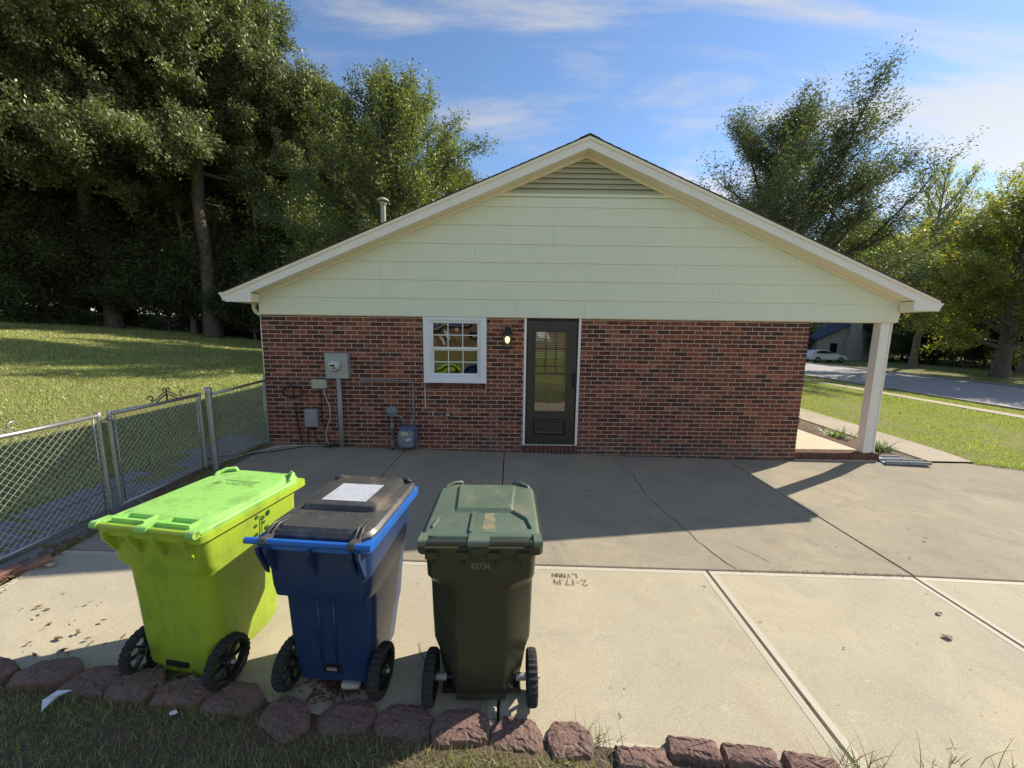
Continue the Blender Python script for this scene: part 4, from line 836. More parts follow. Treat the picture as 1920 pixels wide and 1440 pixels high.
for (tx, ty) in ((0.0, -1.13), (-.03, -.03)): mb = MB(); mb.tube([(tx, ty, .1), (tx, ty, 1.1)], .006, 6); mb.build('tension_bar', M['galv'], fence)
def scroll(parent, yc, z, s=1, m='iron'):
    mb = MB()
    def curl(y0, z0, r, a0, a1, n=18, shrink=.55):
        return [(-.06, y0 + math.cos(a0 + (a1 - a0) * k / n) * r * (1 - shrink * k / n), z0 + math.sin(a0 + (a1 - a0) * k / n) * r * (1 - shrink * k / n)) for k in range(n + 1)]
    for sg in (-1, 1):
        c = curl(0, 0, .038, 0.0, 5.2, 20); c = [(p[0], yc + sg * (.205 + p[1] * 1.0), z + .055 + p[2]) for p in c]
        mb.tube([(-.06, yc, z + .075), (-.06, yc + sg * .06, z + .05), (-.06, yc + sg * .14, z + .006)], .007, 6)
        mb.tube(c, .006, 6)
        c2 = curl(0, 0, .026, 3.6, -1.2, 14); mb.tube([(p[0], yc + sg * (.028 + p[1]), z + .13 + p[2]) for p in c2], .006, 6)
        mb.tube([(-.06, yc + sg * .005, z + .11), (-.06, yc + sg * .06, z + .085), (-.06, yc + sg * .13, z + .04), (-.06, yc + sg * .2, z + .017)], .006, 6)
    mb.tube([(-.06, yc, z), (-.06, yc, z + .13)], .009, 6)
    return mb.build('scroll_ornament', M[m], parent)
def gate(ya, yb, name, label, hy):
    t = thing(name, label, 'gate', (0, 0, 0)); x = -.06; zt0, zt1 = 1.135, 1.105
    za = gzf(x, ya)
    for y in (ya, yb):
        mb = MB(); mb.lathe([(.017, .13), (.017, 1.13)], (x, y, 0), 10); mb.lathe([(.022, 1.10), (.022, 1.135), (.008, 1.15)], (x, y, 0), 10); mb.build('gate_stile', M['galv'], t, 50)
    mb = MB(); mb.tube([(x, ya, 1.115), (x, (ya + yb) / 2, 1.11), (x, yb, 1.115)], .020, 10); mb.build('top_rail', M['galv'], t)
    mb = MB(); mb.tube([(x, ya, .15), (x, yb, .15)], .015, 8); mb.build('bottom_rail', M['galv'], t)
    chain_panel((x, ya, 0), (x, yb, 0), 0.15, 1.10, 'wire_mesh', t)
    sg = 1 if yb > ya else -1
    for ty in (ya + sg * .05, yb - sg * .05): mb = MB(); mb.tube([(x, ty, .15), (x, ty, 1.10)], .006, 6); mb.build('tension_bar', M['galv'], t)
    for y, d in ((ya, sg), (yb, -sg)):
        for z in (.3, .62, .95):
            mb = MB(); mb.lathe([(.021, z - .010), (.021, z + .010)], (x, y, 0), 10); mb.box(x - .003, x + .003, min(y, y + d * .055), max(y, y + d * .055), z - .006, z + .006); mb.build('band', M['galv'], t, 40)
    return t
g1 = gate(-1.26, -2.385, 'gate_leaf', 'chain link gate leaf nearer the house, with a dark scroll on its top rail', -1.26); scroll(g1, -1.72, 1.125)
g2 = gate(-2.485, -3.64, 'gate_leaf', 'chain link gate leaf at the left edge, sunlit, behind the green bin', -3.64); scroll(g2, -3.34, 1.125, m='galv')
mb = MB(); mb.lathe([(.021, 1.045), (.021, 1.075)], (-.06, -2.385, 0), 10); mb.tube([(-.06, -2.385, 1.06), (-.06, -2.485, 1.06)], .009, 6); mb.tube([(-.06, -2.39, 1.06), (-.045, -2.42, 1.085), (-.06, -2.46, 1.06)], .006, 6); o = mb.build('gate_latch', M['galv'], g1)
fp = thing('fence_post', 'gate post beyond the far gate leaf at the left edge', 'fence post', (0, 0, 0)); post_(-.06, -3.72, 1.12, .03, fp)

# flagstones under the fence
flags = thing('flagstone_strip', None, None); tag(flags, 'strip of long grey flagstones between lawn and patio under the fence', kind='structure')
rr = random.Random(11); y = 0.35
rows = [(-.93, -.66), (-.65, -.36), (-.35, -.10), (-.09, .13)]
for ri, (xa, xb) in enumerate(rows):
    y = 0.5 - rr.uniform(0, .3)
    while y > -4.3:
        ln = rr.uniform(.32, .75); e = 0.012 + rr.uniform(0, .015)
        xe2 = min(xb, edgex(max(-4.5, y - ln / 2)) - .03) if ri == 3 else xb
        if xe2 - xa < .06 or rr.random() < .06: y -= ln; continue
        if y > 0.45 and xe2 > -.05: y -= ln; continue
        P_ = [(xa + e * rr.random(), y - ln + e), (xe2 - e * rr.random(), y - ln + e * rr.random() * 2), (xe2 - e * rr.random(), y - e * rr.random() * 2), (xa + e * rr.random(), y - e)]
        h = rr.uniform(.004, .02); mb = MB(); mb.smooth = False
        ins = lambda d: [(px + (d if px < (xa + xe2) / 2 else -d), py + (d if py < y - ln / 2 else -d)) for px, py in P_]
        zz = lambda p, dz: gzf(*p) + dz
        mb.loft([[(*p, zz(p, -.05)) for p in P_], [(*p, zz(p, h - .006)) for p in P_], [(*p, zz(p, h)) for p in ins(.01)]], False, True, sm=False)
        mb.build('flagstone', M['flag'], flags); y -= ln
# loose edging bricks by the gate
for i, (x, y, rz, l) in enumerate(((.10, -3.47, 72, 'loose red edging brick lying flat at the left edge under the gate'), (.19, -3.34, 60, 'loose red edging brick beside the yellow leaf under the gate'))):
    mb = MB(); ring = lambda i_, z: [(-.1 + i_, -.045 + i_, z), (.1 - i_, -.045 + i_, z), (.1 - i_, .045 - i_, z), (-.1 + i_, .045 - i_, z)]
    mb.loft([ring(0, -.03), ring(0, .02), ring(.006, .026)], True, True, sm=False); o = mb.build('loose_brick', M['redbrickloose']); o.location = (x, y, gzf(x, y) + .02); o.rotation_euler = (R(4), R(-5), R(rz)); tag(o, l, 'brick', 'loose edging bricks by the gate')

# ------------------------------------------------------------------ wheelie bins
def ppoly(pts, r, n=3):
    """round the corners of a polygon"""
    out = []; k = len(pts)
    for i in range(k):
        p0, p, p1 = Vector(pts[i - 1]), Vector(pts[i]), Vector(pts[(i + 1) % k]); a = (p0 - p); b = (p1 - p); ra = min(r, a.length * .45, b.length * .45)
        A = p + a.normalized() * ra; B = p + b.normalized() * ra
        for j in range(n + 1):
            t = j / n; out.append(A * (1 - t) ** 2 + p * 2 * t * (1 - t) + B * t ** 2)
    return out
def bsec(z, w, wb, cyo, yb, yf, r=.04):
    P_ = [(-wb, yb), (wb, yb), (w, yb + cyo), (w, yf), (-w, yf), (-w, yb + cyo)]
    return [(p.x, p.y, z) for p in ppoly(P_, r)]
def wheel(parent, x, y, r, side, wd=.055):
    mb = MB(); n = 56; prof = [(-.5, .80), (-.5, .92), (-.36, .985), (0, 1.0), (.36, .985), (.5, .92), (.5, .80)]
    rings = []
    for a, f in prof:
        ring = []
        for k in range(n):
            t = 2 * math.pi * k / n; rr_ = r * f * (1 - (.055 if (k % 2 and abs(a) < .55) else 0)); ring.append((x + a * wd, y + rr_ * math.cos(t), r + rr_ * math.sin(t)))
        rings.append(ring)
    mb.loft(rings, False, False, sm=False); tyre = mb.build('wheel', M['tyre'], parent)
    # whitish wear line and rim
    mb = MB()
    inner = [[(x + a * wd, y + r * f * math.cos(2 * math.pi * k / n), r + r * f * math.sin(2 * math.pi * k / n)) for k in range(n)] for a, f in ((-.5, .80), (-.30, .72), (.30, .72), (.5, .80))]
    mb.loft(inner, False, False, sm=False)
    for k in range(8):
        t = 2 * math.pi * k / 8; c, s = math.cos(t), math.sin(t); T = Matrix.Translation((x, y, r)) @ Matrix.Rotation(t, 4, 'X'); mb.box(-.010, .010, -.006, .006, .02, r * .73, T)
    mb.lathe([(.026, -.03), (.030, -.02), (.030, .02), (.026, .03)], (x, y, r), 12, 'x'); mb.build('rim', M['black'], tyre)
    mb = MB(); mb.lathe([(.011, -.031 * side), (.011, .045 * side)], (x, y, r), 10, 'x'); mb.build('hub_cap', M['steel'], tyre)
def bin_(name, label, loc, rz, p):
    t = thing(name, label, 'wheeled bin', loc, rz)
    secs = p['secs']; mb = MB(); mb.loft([bsec(*s) for s in secs], True, False)
    top = secs[-1]; mb.loft([bsec(*top), bsec(top[0] - .01, top[1] - .012, top[2] - .012, top[3], top[4] + .012, top[5] - .012), bsec(secs[-2][0], *[k - .015 for k in top[1:3]], top[3], top[4] + .015, top[5] - .015)], False, False)
    mb.build('body', p['m'], t, p.get('sharp', 38))
    # rim flange
    z = top[0]; w, yb, yf = p['rim']; mb = MB()
    rs = lambda w, yb, yf, z, r=.05: [(q[0], q[1], z) for q in ppoly([(-w, yb), (w, yb), (w, yf), (-w, yf)], r)]
    mb.loft([rs(w - .03, yb + .03, yf - .03, z - .035), rs(w, yb, yf, z - .032), rs(w, yb, yf, z + .004), rs(w - .012, yb + .012, yf - .012, z + .006)], False, True)
    mb.build('rim_flange', p['mr'], t, 35)
    p['lid'](t, z + .008, rs)
    # hinge bar
    h = p['hinge']; mb = MB(); mb.tube([(-h[0], h[1], h[2]), (h[0], h[1], h[2])], h[3], 10); mb.build('handle_bar', p['mh'], t, 40)
    for xx in p['knuckle']:
        mb = MB(); mb.tube([(xx[0], h[1], h[2]), (xx[1], h[1], h[2])], h[3] + .005, 10); mb.box(xx[0], xx[1], h[1] + .004, h[1] + .07, h[2] - .006, h[2] + .016); mb.build('lid_hinge', p['ml'], t, 40)
    for xx in p['brackets']:
        mb = MB(); yb0 = p['rim'][1]; d = p.get('bd', .09)
        mb.prism([(h[1] - .014, z - .012), (h[1] + .03, z - .030), (top[4] + .012, z - .036), (top[4] + .012, z - .036 - d), (top[4] - .006, z - .036 - d * .8), (h[1] - .010, z - .045)], xx - .008, xx + .008, 'x')
        if p.get('wideb'): mb.box(xx - .030, xx + .030, h[1] - .016, h[1] + .03, z - .046, z - .012)
        mb.build('hinge_bracket', p['m'], t)
    r = .135
    for s in (-1, 1): wheel(t, s * p['wx'], 0, r, s)
    mb = MB(); mb.tube([(-p['wx'], 0, r), (p['wx'], 0, r)], .011, 10); mb.build('axle', M['black'], t, 40)
    for s in (-1, 1):
        mb = MB(); mb.tube([(s * (p['wx'] - .085), 0, r), (s * (p['wx'] - .028), 0, r)], .019, 10); mb.build('axle_spacer', p.get('msp', M['black']), t, 40)
    return t
# dark green bin
def lid_dg(t, z, rs):
    mb = MB(); mb.loft([rs(.298, -.085, .585, z, .07), rs(.298, -.085, .585, z + .014, .07), rs(.285, -.070, .57, z + .030, .06), rs(.272, -.058, .56, z + .034, .06)], True, True); lid = mb.build('lid', M['dgreenlid'], t, 28)
    zt = z + .034
    def ring(pts, z): return [(a, b, z) for a, b in pts]
    # dished panel towards the hinge with a raised plateau beyond it
    pl = [(-.165, .17), (.165, .17), (.185, .535), (-.185, .535)]; pl2 = [(-.150, .20), (.150, .20), (.172, .52), (-.172, .52)]
    mb = MB(); mb.loft([ring(pl, zt - .002), ring(pl2, zt + .016)], False, True, sm=False); mb.build('lid_plateau', M['dgreenlid'], lid)
    for s in (-1, 1):
        mb = MB(); mb.loft([ring([(s * .165, .20), (s * .245, .10), (s * .262, .0), (s * .25, .0), (s * .232, .09), (s * .16, .175)], zt - .002), ring([(s * .166, .195), (s * .240, .098), (s * .256, .004), (s * .252, .004), (s * .235, .092), (s * .163, .18)], zt + .013)], False, True, sm=False); mb.build('lid_rib', M['dgreenlid'], lid)
    for xx in (-.055,):
        mb = MB(); mb.box(xx - .006, xx + .006, -.045, .168, zt - .002, zt + .012); mb.build('lid_rib', M['dgreenlid'], lid)
    for s in (-1, 1):
        mb = MB(); mb.tube([(s * .165, .575, z + .01), (s * .172, .585, z + .040), (s * .215, .568, z + .044), (s * .262, .530, z + .036), (s * .268, .51, z + .018)], .012, 8); mb.build('lid_handle', M['dgreenlid'], lid)
    mb = MB(); mb.add([(.0, -.03, zt + .0015), (.05, -.03, zt + .0015), (.045, .165, zt + .0015), (.01, .165, zt + .0015)], [(0, 1, 2, 3)]); 
    return lid
M['rust'] = mat('sandy_stain', (0.26, 0.22, 0.12), 0.7, noise=[(16, 0.95, (0.10, 0.145, 0.10), 8, .42, .58)])
pdg = dict(m=M['dgreen'], ml=M['dgreenlid'], mr=M['dgreen'], mh=M['dgreen'], secs=[
    (.065, .200, .124, .11, -.035, .37, .012), (.12, .222, .126, .12, -.045, .39, .012), (.26, .240, .128, .11, -.055, .42, .014), (.34, .262, .128, .10, -.057, .43, .016), (.50, .266, .129, .09, -.060, .45, .018), (.69, .269, .130, .085, -.066, .475, .02), (.74, .272, .165, .06, -.080, .48, .03), (.775, .274, .235, .035, -.090, .485, .045), (.955, .280, .250, .03, -.092, .53, .045)],
    rim=(.312, -.118, .575), lid=lid_dg, hinge=(.300, -.118, .985, .015), knuckle=[(-.30, -.262), (-.058, .045), (.262, .30)], brackets=[-.235, -.085, .07, .215], wideb=True, wx=.274, msp=M['steel'], bd=.07, sharp=22)
dg = bin_('wheeled_bin', 'dark green wheeled bin with a faded lid, rightmost of the three bins', (3.835, -4.315, gzf(3.83, -4.3) + .001), R(.5), pdg)
mb = MB(); mb.box(-.135, .135, -.052, -.02, .045, .085); mb.build('rear_lip', M['dgreen'], dg)
mb = MB(); mb.box(-.215, .215, .0, .35, .03, .064); mb.build('underside', M['black'], dg)
def on_back(t, txt, size, x, z, y, m, name='bin_number', sx=.8): return text_mesh(txt, size, name, m, t, Matrix.Translation((x, y, z)) @ Matrix.Rotation(R(90), 4, 'X'), sx)
on_back(dg, '42734', .048, .0, .845, -.0925, M['inkwhite'])
mb = MB(); mb.add([(.0, -.04, 0), (.075, -.04, 0), (.06, .165, 0), (.008, .165, 0)], [(0, 1, 2, 3)]); o = mb.build('sand_stain', M['rust'], dg); o.location = (0, 0, .955 + .008 + .034 + .0012)
# blue bin
def lid_bl(t, z, rs):
    mb = MB(); mb.loft([rs(.285, -.12, .60, z, .09), rs(.287, -.122, .602, z + .016, .09), rs(.272, -.107, .588, z + .034, .08), rs(.258, -.093, .575, z + .038, .08)], True, True); lid = mb.build('lid', M['lidblack'], t, 28)
    zt = z + .038; ring = lambda w0, w1, a, b, zz: [(q.x, q.y, zz) for q in ppoly([(-w0, a), (w0, a), (w1, b), (-w1, b)], .03)]
    mb = MB(); mb.loft([ring(.212, .215, .115, .555, zt - .003), ring(.202, .206, .127, .545, zt + .026), ring(.190, .196, .143, .535, zt + .030)], False, True); mb.build('lid_plateau', M['lidblack'], lid, 30)
    mb = MB(); mb.loft([ring(.20, .20, -.105, .045, zt - .003), ring(.195, .195, -.09, .035, zt + .012)], False, True); mb.build('lid_step', M['lidblack'], lid, 30)
    for s in (-1, 1):
        mb = MB()
        for dx in (-.012, .012): mb.tube([(s * .225 + dx, -.15, z + .0), (s * .225 + dx, -.12, z + .030), (s * .222 + dx, -.08, z + .052), (s * .215 + dx, .03, z + .042)], .006, 6)
        mb.build('lid_rib', M['lidblack'], lid)
        mb = MB(); mb.tube([(s * .19, .565, z + .035), (s * .225, .565, z + .05), (s * .255, .525, z + .045)], .012, 8); mb.build('lid_handle', M['lidblack'], lid)
    mb = MB(); mb.add([(-.135, .172, 0), (.128, .172, 0), (.136, .405, 0), (-.127, .405, 0)], [(0, 1, 2, 3)]); o = mb.build('white_sticker', M['sticker'], lid); o.location = (0, 0, zt + .0322)
    return lid
pbl = dict(m=M['blue'], ml=M['lidblack'], mr=M['blueb'], mh=M['blueb'], secs=[
    (.075, .205, .185, .03, -.030, .34, .03), (.27, .226, .205, .035, -.034, .38, .04), (.34, .240, .215, .035, -.035, .39, .045), (.55, .248, .222, .035, -.038, .43, .05), (.60, .250, .225, .035, -.040, .44, .05), (.612, .251, .228, .04, -.085, .45, .05), (.632, .256, .230, .045, -.112, .46, .06), (.69, .262, .235, .045, -.122, .48, .06), (.945, .272, .245, .04, -.130, .53, .05)],
    rim=(.30, -.158, .59), lid=lid_bl, hinge=(.318, -.172, .962, .0165), knuckle=[(-.24, -.205), (.205, .24)], brackets=[-.255, -.215, 0, .215, .25], wx=.262, bd=.15)
bl = bin_('wheeled_bin', 'blue wheeled bin with black lid and white sticker, middle of the three bins', (3.025, -4.28, gzf(3.0, -4.3) + .001), R(-5.0), pbl)
mb = MB(); mb.box(-.16, .16, -.008, .30, .055, .0745); mb.build('underside', M['black'], bl)
mb = MB(); mb.box(-.05, .05, -.036, -.0315, .13, .18); mb.build('axle_slot', M['black'], bl); mb = MB(); mb.box(-.028, .028, -.0385, -.0362, .142, .160); mb.build('axle_slot', M['steel'], bl)
for s in (-.055, .03):
    mb = MB(); mb.tube([(s, -.0335, .20), (s, -.040, .57)], .006, 6); mb.build('back_rib', M['blue'], bl)
# pale tree emblem on the side
def emblem(t, m, org, size, side_x, tilt=0, seed=1):
    rr = random.Random(seed); mb = MB()
    def P2(a, b): return (side_x + tilt * b, org[0] + a * size, org[1] + b * size)
    def blob(a, b, r): mb.add([P2(a + r * math.cos(k * math.pi / 3), b + r * 1.2 * math.sin(k * math.pi / 3)) for k in range(6)], [tuple(range(6))])
    mb.add([P2(-.03, -.5), P2(.03, -.5), P2(.02, .4), P2(-.02, .4)], [(0, 1, 2, 3)])
    for k in range(16):
        a, b = rr.uniform(-.42, .42), rr.uniform(-.3, .5)
        if abs(a) > .08: blob(a, b, rr.uniform(.05, .085))
    return mb.build('tree_emblem', m, t)
# lime green bin
def lid_g(t, z, rs):
    rs2 = lambda w, yb, yf, zz, r=.06, ch=.1: [(q.x, q.y, zz) for q in ppoly([(-w, yb), (w, yb), (w, yf - ch), (w - ch * .8, yf), (-w + ch * .8, yf), (-w, yf - ch)], r)]
    mb = MB(); mb.loft([rs2(.308, -.125, .665, z), rs2(.310, -.127, .667, z + .015), rs2(.300, -.110, .650, z + .024), rs2(.285, -.05, .620, z + .022)], True, False)
    mb.loft([rs2(.285, -.05, .620, z + .022), rs2(.262, -.02, .60, z + .036), rs2(.255, -.01, .59, z + .037)], False, True); lid = mb.build('lid', M['limelid'], t, 28)
    for a, b in ((-.235, -.035), (.035, .235)):
        mb = MB(); zz = z + .0375; o_ = [(a, -.10, zz - .012), (b, -.10, zz - .012), (b - .0, -.03, zz + .004), (a + .03, -.03, zz + .004)]; o_ = [(p[0], p[1], zz - .03) for p in o_]; q_ = lambda k, h: [(p[0] + (k if p[0] < (a + b) / 2 else -k), p[1] + (k if p[1] < -.05 else -k), h) for p in o_]
        mb.loft([o_, q_(0, zz + .006), q_(.008, zz + .006), q_(.014, zz - .014)], False, False, sm=False); mb.add(q_(.014, zz - .0125), [(0, 1, 2, 3)]); mb.build('lid_pocket', [M['limelid'], M['lime']], lid)
    for s in (-1, 1):
        mb = MB(); mb.tube([(s * .20, .630, z + .02), (s * .215, .632, z + .042), (s * .255, .60, z + .046), (s * .280, .55, z + .034), (s * .275, .52, z + .015)], .013, 8); mb.build('lid_handle', M['limelid'], lid)
    zt = z + .0375
    T = Matrix.Translation((.035, .40, zt)) @ Matrix.Rotation(R(180), 4, 'Z')
    text_mesh('Yard Waste', .042, 'lid_print', M['inkgreen'], lid, T)
    mb = MB()
    mb.add([(-.075, .366, zt), (.15, .366, zt), (.15, .372, zt), (-.075, .372, zt)], [(0, 1, 2, 3)]) if 0 else None
    for (x0, x1, y0, y1) in ((-.055, .125, .427, .433), (-.115, .135, .448, .456)): mb.add([(x0, y0, zt), (x1, y0, zt), (x1, y1, zt), (x0, y1, zt)], [(0, 1, 2, 3)])
    n = 20; c = (-.125, .402)
    for k in range(n):
        if k in (3, 4, 13): continue
        a0, a1 = 2 * math.pi * k / n, 2 * math.pi * (k + 1) / n
        mb.add([(c[0] + r_ * math.cos(a), c[1] + r_ * math.sin(a), zt) for r_, a in ((.019, a0), (.024, a0), (.024, a1), (.019, a1))], [(0, 1, 2, 3)])
    for dy in (-.009, 0, .009): mb.add([(c[0] - .009, c[1] + dy - .0025, zt), (c[0] + .009, c[1] + dy - .0025, zt), (c[0] + .009, c[1] + dy + .0025, zt), (c[0] - .009, c[1] + dy + .0025, zt)], [(0, 1, 2, 3)])
    mb.build('lid_print', M['inkgreen'], lid)
    return lid
pg = dict(m=M['lime'], ml=M['limelid'], mr=M['lime'], mh=M['lime'], secs=[
    (.060, .200, .165, .06, -.02, .38, .03), (.10, .222, .19, .07, -.045, .42, .04), (.26, .243, .195, .06, -.055, .46, .06), (.50, .256, .200, .055, -.062, .51, .06), (.66, .264, .205, .05, -.068, .54, .06), (.69, .268, .21, .05, -.074, .545, .06), (.74, .284, .25, .035, -.088, .555, .05), (.93, .292, .262, .03, -.094, .60, .045)],
    rim=(.316, -.125, .66), lid=lid_g, hinge=(.308, -.132, .955, .0155), knuckle=[(-.308, -.265), (-.035, .035), (.262, .308)], brackets=[-.245, -.09, .06, .235], wx=.265, bd=.11, wideb=False)
gn = bin_('wheeled_bin', 'lime green yard waste bin, leftmost of the three bins', (2.165, -4.235, gzf(2.1, -4.2) + .001), R(-9.0), pg)
mb = MB(); mb.box(-.15, .15, -.02, .32, .035, .0595); mb.build('underside', M['lime'], gn)
mb = MB(); mb.box(-.07, .07, -.056, -.046, .105, .135); mb.build('axle_slot', M['black'], gn)
emblem(gn, M['inkgreen'], (.27, .79), .16, .2935, 0, 4)

# ------------------------------------------------------------------ garden edging blocks
def edging(x, y, rz, label, w=.27, face=True, tall=.115, seed=0, low=0.0, rot=0):
    rr = random.Random(seed); mb = MB(); t = thing('edging_block', label, 'edging block', (x, y, gzf(x, y) - .01 - low), rz, 'plum coloured blocks edging the concrete')
    # trapezoid block with a three-facet front, rough edges
    n = 5; prof = [(-w / 2, .0), (-w * .27, .07), (w * .27, .07), (w / 2, .0), (w * .40, -.10), (-w * .40, -.10)] if rot == 0 else [(-w / 2, .045), (w / 2, .045), (w / 2, -.05), (-w / 2, -.05)]
    pr2 = ppoly([(px * rr.uniform(.92, 1.05), py * rr.uniform(.9, 1.1)) for px, py in prof], .028 if rot == 0 else .012, 3); ring = []
    for i in range(len(pr2)):
        a, b = pr2[i], pr2[(i + 1) % len(pr2)]; kk = max(1, int((b - a).length / .022))
        for k in range(kk): ring.append(a.lerp(b, k / kk) + Vector((rr.uniform(-.003, .003), rr.uniform(-.003, .003))))
    def rg(f, z, j=.004): return [(p.x * f + rr.uniform(-j, j), p.y * f + rr.uniform(-j, j), z + rr.uniform(-j, j)) for p in ring]
    mb.loft([rg(1.0, -.04), rg(1.01, tall * .5), rg(.985, tall - .016), rg(.93, tall - .004), rg(.82, tall), rg(.5, tall + .006, .005)], True, True, sm=False)
    if face:
        for f in range(len(mb.f)):
            c = [sum(mb.v[i][k] for i in mb.f[f]) / len(mb.f[f]) for k in range(3)]
            if c[2] < tall * .8 and c[1] < -.0: mb.m[f] = 1
    mb.build('block', [M['stone'], M['stonef']], t); return t
ed = [(1.12, -4.28, -12, 'long plum edging block cut by the left edge of the view', 0), (1.43, -4.275, 8, 'plum edging block above the scrap of white paper, left of it', 0), (1.71, -4.30, 2, 'plum edging block just above the white paper scrap', 0),
      (1.98, -4.325, -2, 'plum edging block in front of the lime bin left wheel', 0), (2.25, -4.35, 3, 'plum edging block under the middle of the lime bin', 0), (2.53, -4.37, -6, 'plum edging block between the lime and blue bins, grass over it', 0),
      (2.86, -4.46, -25, 'dark topped edging block below the left wheel of the blue bin', 0), (3.15, -4.435, 5, 'rounded edging block behind the blue bin with a white stone', 0), (3.45, -4.45, -4, 'rounded edging block between the blue and dark green bins', 0),
      (3.745, -4.475, 4, 'edging block under the left side of the dark green bin', 0), (4.03, -4.50, -3, 'edging block under the right wheel of the dark green bin', 0), (4.285, -4.52, 6, 'small edging block right of the dark green bin, last of the rounded ones', 0)]
for i, (x, y, a, l, r_) in enumerate(ed): edging(x, y, R(a) + (math.pi if False else 0), l, w=(.315 if i < 11 else .25) + .02 * math.sin(i * 1.7), seed=i + 3, face=i < 6, tall=(.078 if i < 6 else .060) + .012 * math.sin(i * 2.3), low=.012 if i < 6 else .018)
for i, (x, y, a, l) in enumerate([(4.62, -4.625, -2, 'square purple edging block, first of the straight row'), (4.885, -4.575, -7, 'second purple block of the straight row along the driveway'), (5.15, -4.60, -7, 'third purple block of the straight row along the driveway'), (5.42, -4.64, -9, 'last purple block of the straight row, half under grass')]):
    edging(x, y, R(a), l, w=.255, seed=40 + i, face=False, tall=.06, rot=1)

# ------------------------------------------------------------------ grass and small plants
def blades(name, pts, h, w, label, lean=.5, tone=(0, 1), parent=None, m='grass', seed=0, kind='stuff', flop=0):
    r = np.random.default_rng(seed); n = len(pts); a = r.uniform(0, 2 * np.pi, n); hh = h[0] + (h[1] - h[0]) * r.random(n) ** 1.5; ww = w * r.uniform(.6, 1.2, n)
    z = gz(pts[:, 0], pts[:, 1]) if pts.shape[1] == 2 else pts[:, 2]
    dx, dy = np.cos(a), np.sin(a); ln = lean * r.uniform(.1, 1.2, n); b = r.uniform(0, 2 * np.pi, n)
    p0 = np.stack([pts[:, 0] - dx * ww / 2, pts[:, 1] - dy * ww / 2, z - .005], -1); p1 = np.stack([pts[:, 0] + dx * ww / 2, pts[:, 1] + dy * ww / 2, z - .005], -1)
    p2 = np.stack([pts[:, 0] + np.cos(b) * hh * ln, pts[:, 1] + np.sin(b) * hh * ln, z + hh * np.sqrt(np.clip(1 - (ln * .7) ** 2, .2, 1))], -1)
    V = np.stack([p0, p1, p2], 1).reshape(-1, 3); Fq = np.arange(3 * n).reshape(-1, 3); tn = np.clip(r.normal(.45, .25, n), *tone)
    me = npmesh(name, V, Fq, tn, [M[m]], 3); o = bpy.data.objects.new(name, me); col.objects.link(o); o['kind'] = kind
    if parent: o.parent = parent
    elif label: tag(o, label, 'grass')
    return o
def scatter(n, x0, x1, y0, y1, f, seed):
    r = np.random.default_rng(seed); P_ = np.stack([r.uniform(x0, x1, n), r.uniform(y0, y1, n)], -1); return P_[f(P_[:, 0], P_[:, 1])]
def patchy(x, y, t=.0): return np.sin(x * 1.9 + np.sin(y * 1.3) * 2) * np.sin(y * 2.3 + np.sin(x * .9) * 2) + np.random.default_rng(5).normal(0, .5, x.shape) > t - .9
A = scatter(170000, -9, -.92, -5, 6, lambda x, y: patchy(x, y), 1); B = scatter(170000, -22, -2, 3, 17, lambda x, y: patchy(x, y, -.2), 2)
# keep the blades that lie in front of the wood
blades('lawn_grass', A, (.025, .07), .014, 'short sunlit lawn grass between the fence and the wood', .8, seed=3)
blades('lawn_grass', B, (.035, .09), .026, 'mown lawn grass on the slope below the wood', .8, seed=4)
A = scatter(150000, 11.5, 20, -2, 16, lambda x, y: patchy(x, y) & (x > np.where(y < 5, 12.25 - .08 * y, 12.3)) , 6); B = scatter(80000, 18, 26.5, 5, 32, lambda x, y: ((x < 22) | (x > 23.4)), 7)
blades('lawn_grass', A, (.02, .06), .013, 'front lawn grass beyond the porch walk', .8, seed=8)
blades('lawn_grass', B, (.03, .09), .025, 'front lawn grass running down to the street', .8, seed=9)
def fgmask(x, y):
    yl = np.interp(x, [0.3, 1.1, 2.6, 3.0, 4.2, 4.8, 5.5, 9], [-4.3, -4.36, -4.46, -4.55, -4.62, -4.69, -4.73, -4.80]); return y < yl
A = scatter(150000, .2, 9, -5.6, -4.3, lambda x, y: fgmask(x, y) & patchy(x * 3, y * 3, -.1), 12)
A3 = A
blades('foreground_grass', A3, (.025, .075), .0055, 'shaggy grass and clover in front of the edging blocks', 1.0, seed=13)
A = scatter(9000, .2, 9, -5.4, -4.35, lambda x, y: fgmask(x, y), 14); blades('dry_grass', A, (.04, .11), .003, 'dry straw coloured stalks lying among the foreground grass', 1.6, tone=(.86, 1), seed=15)
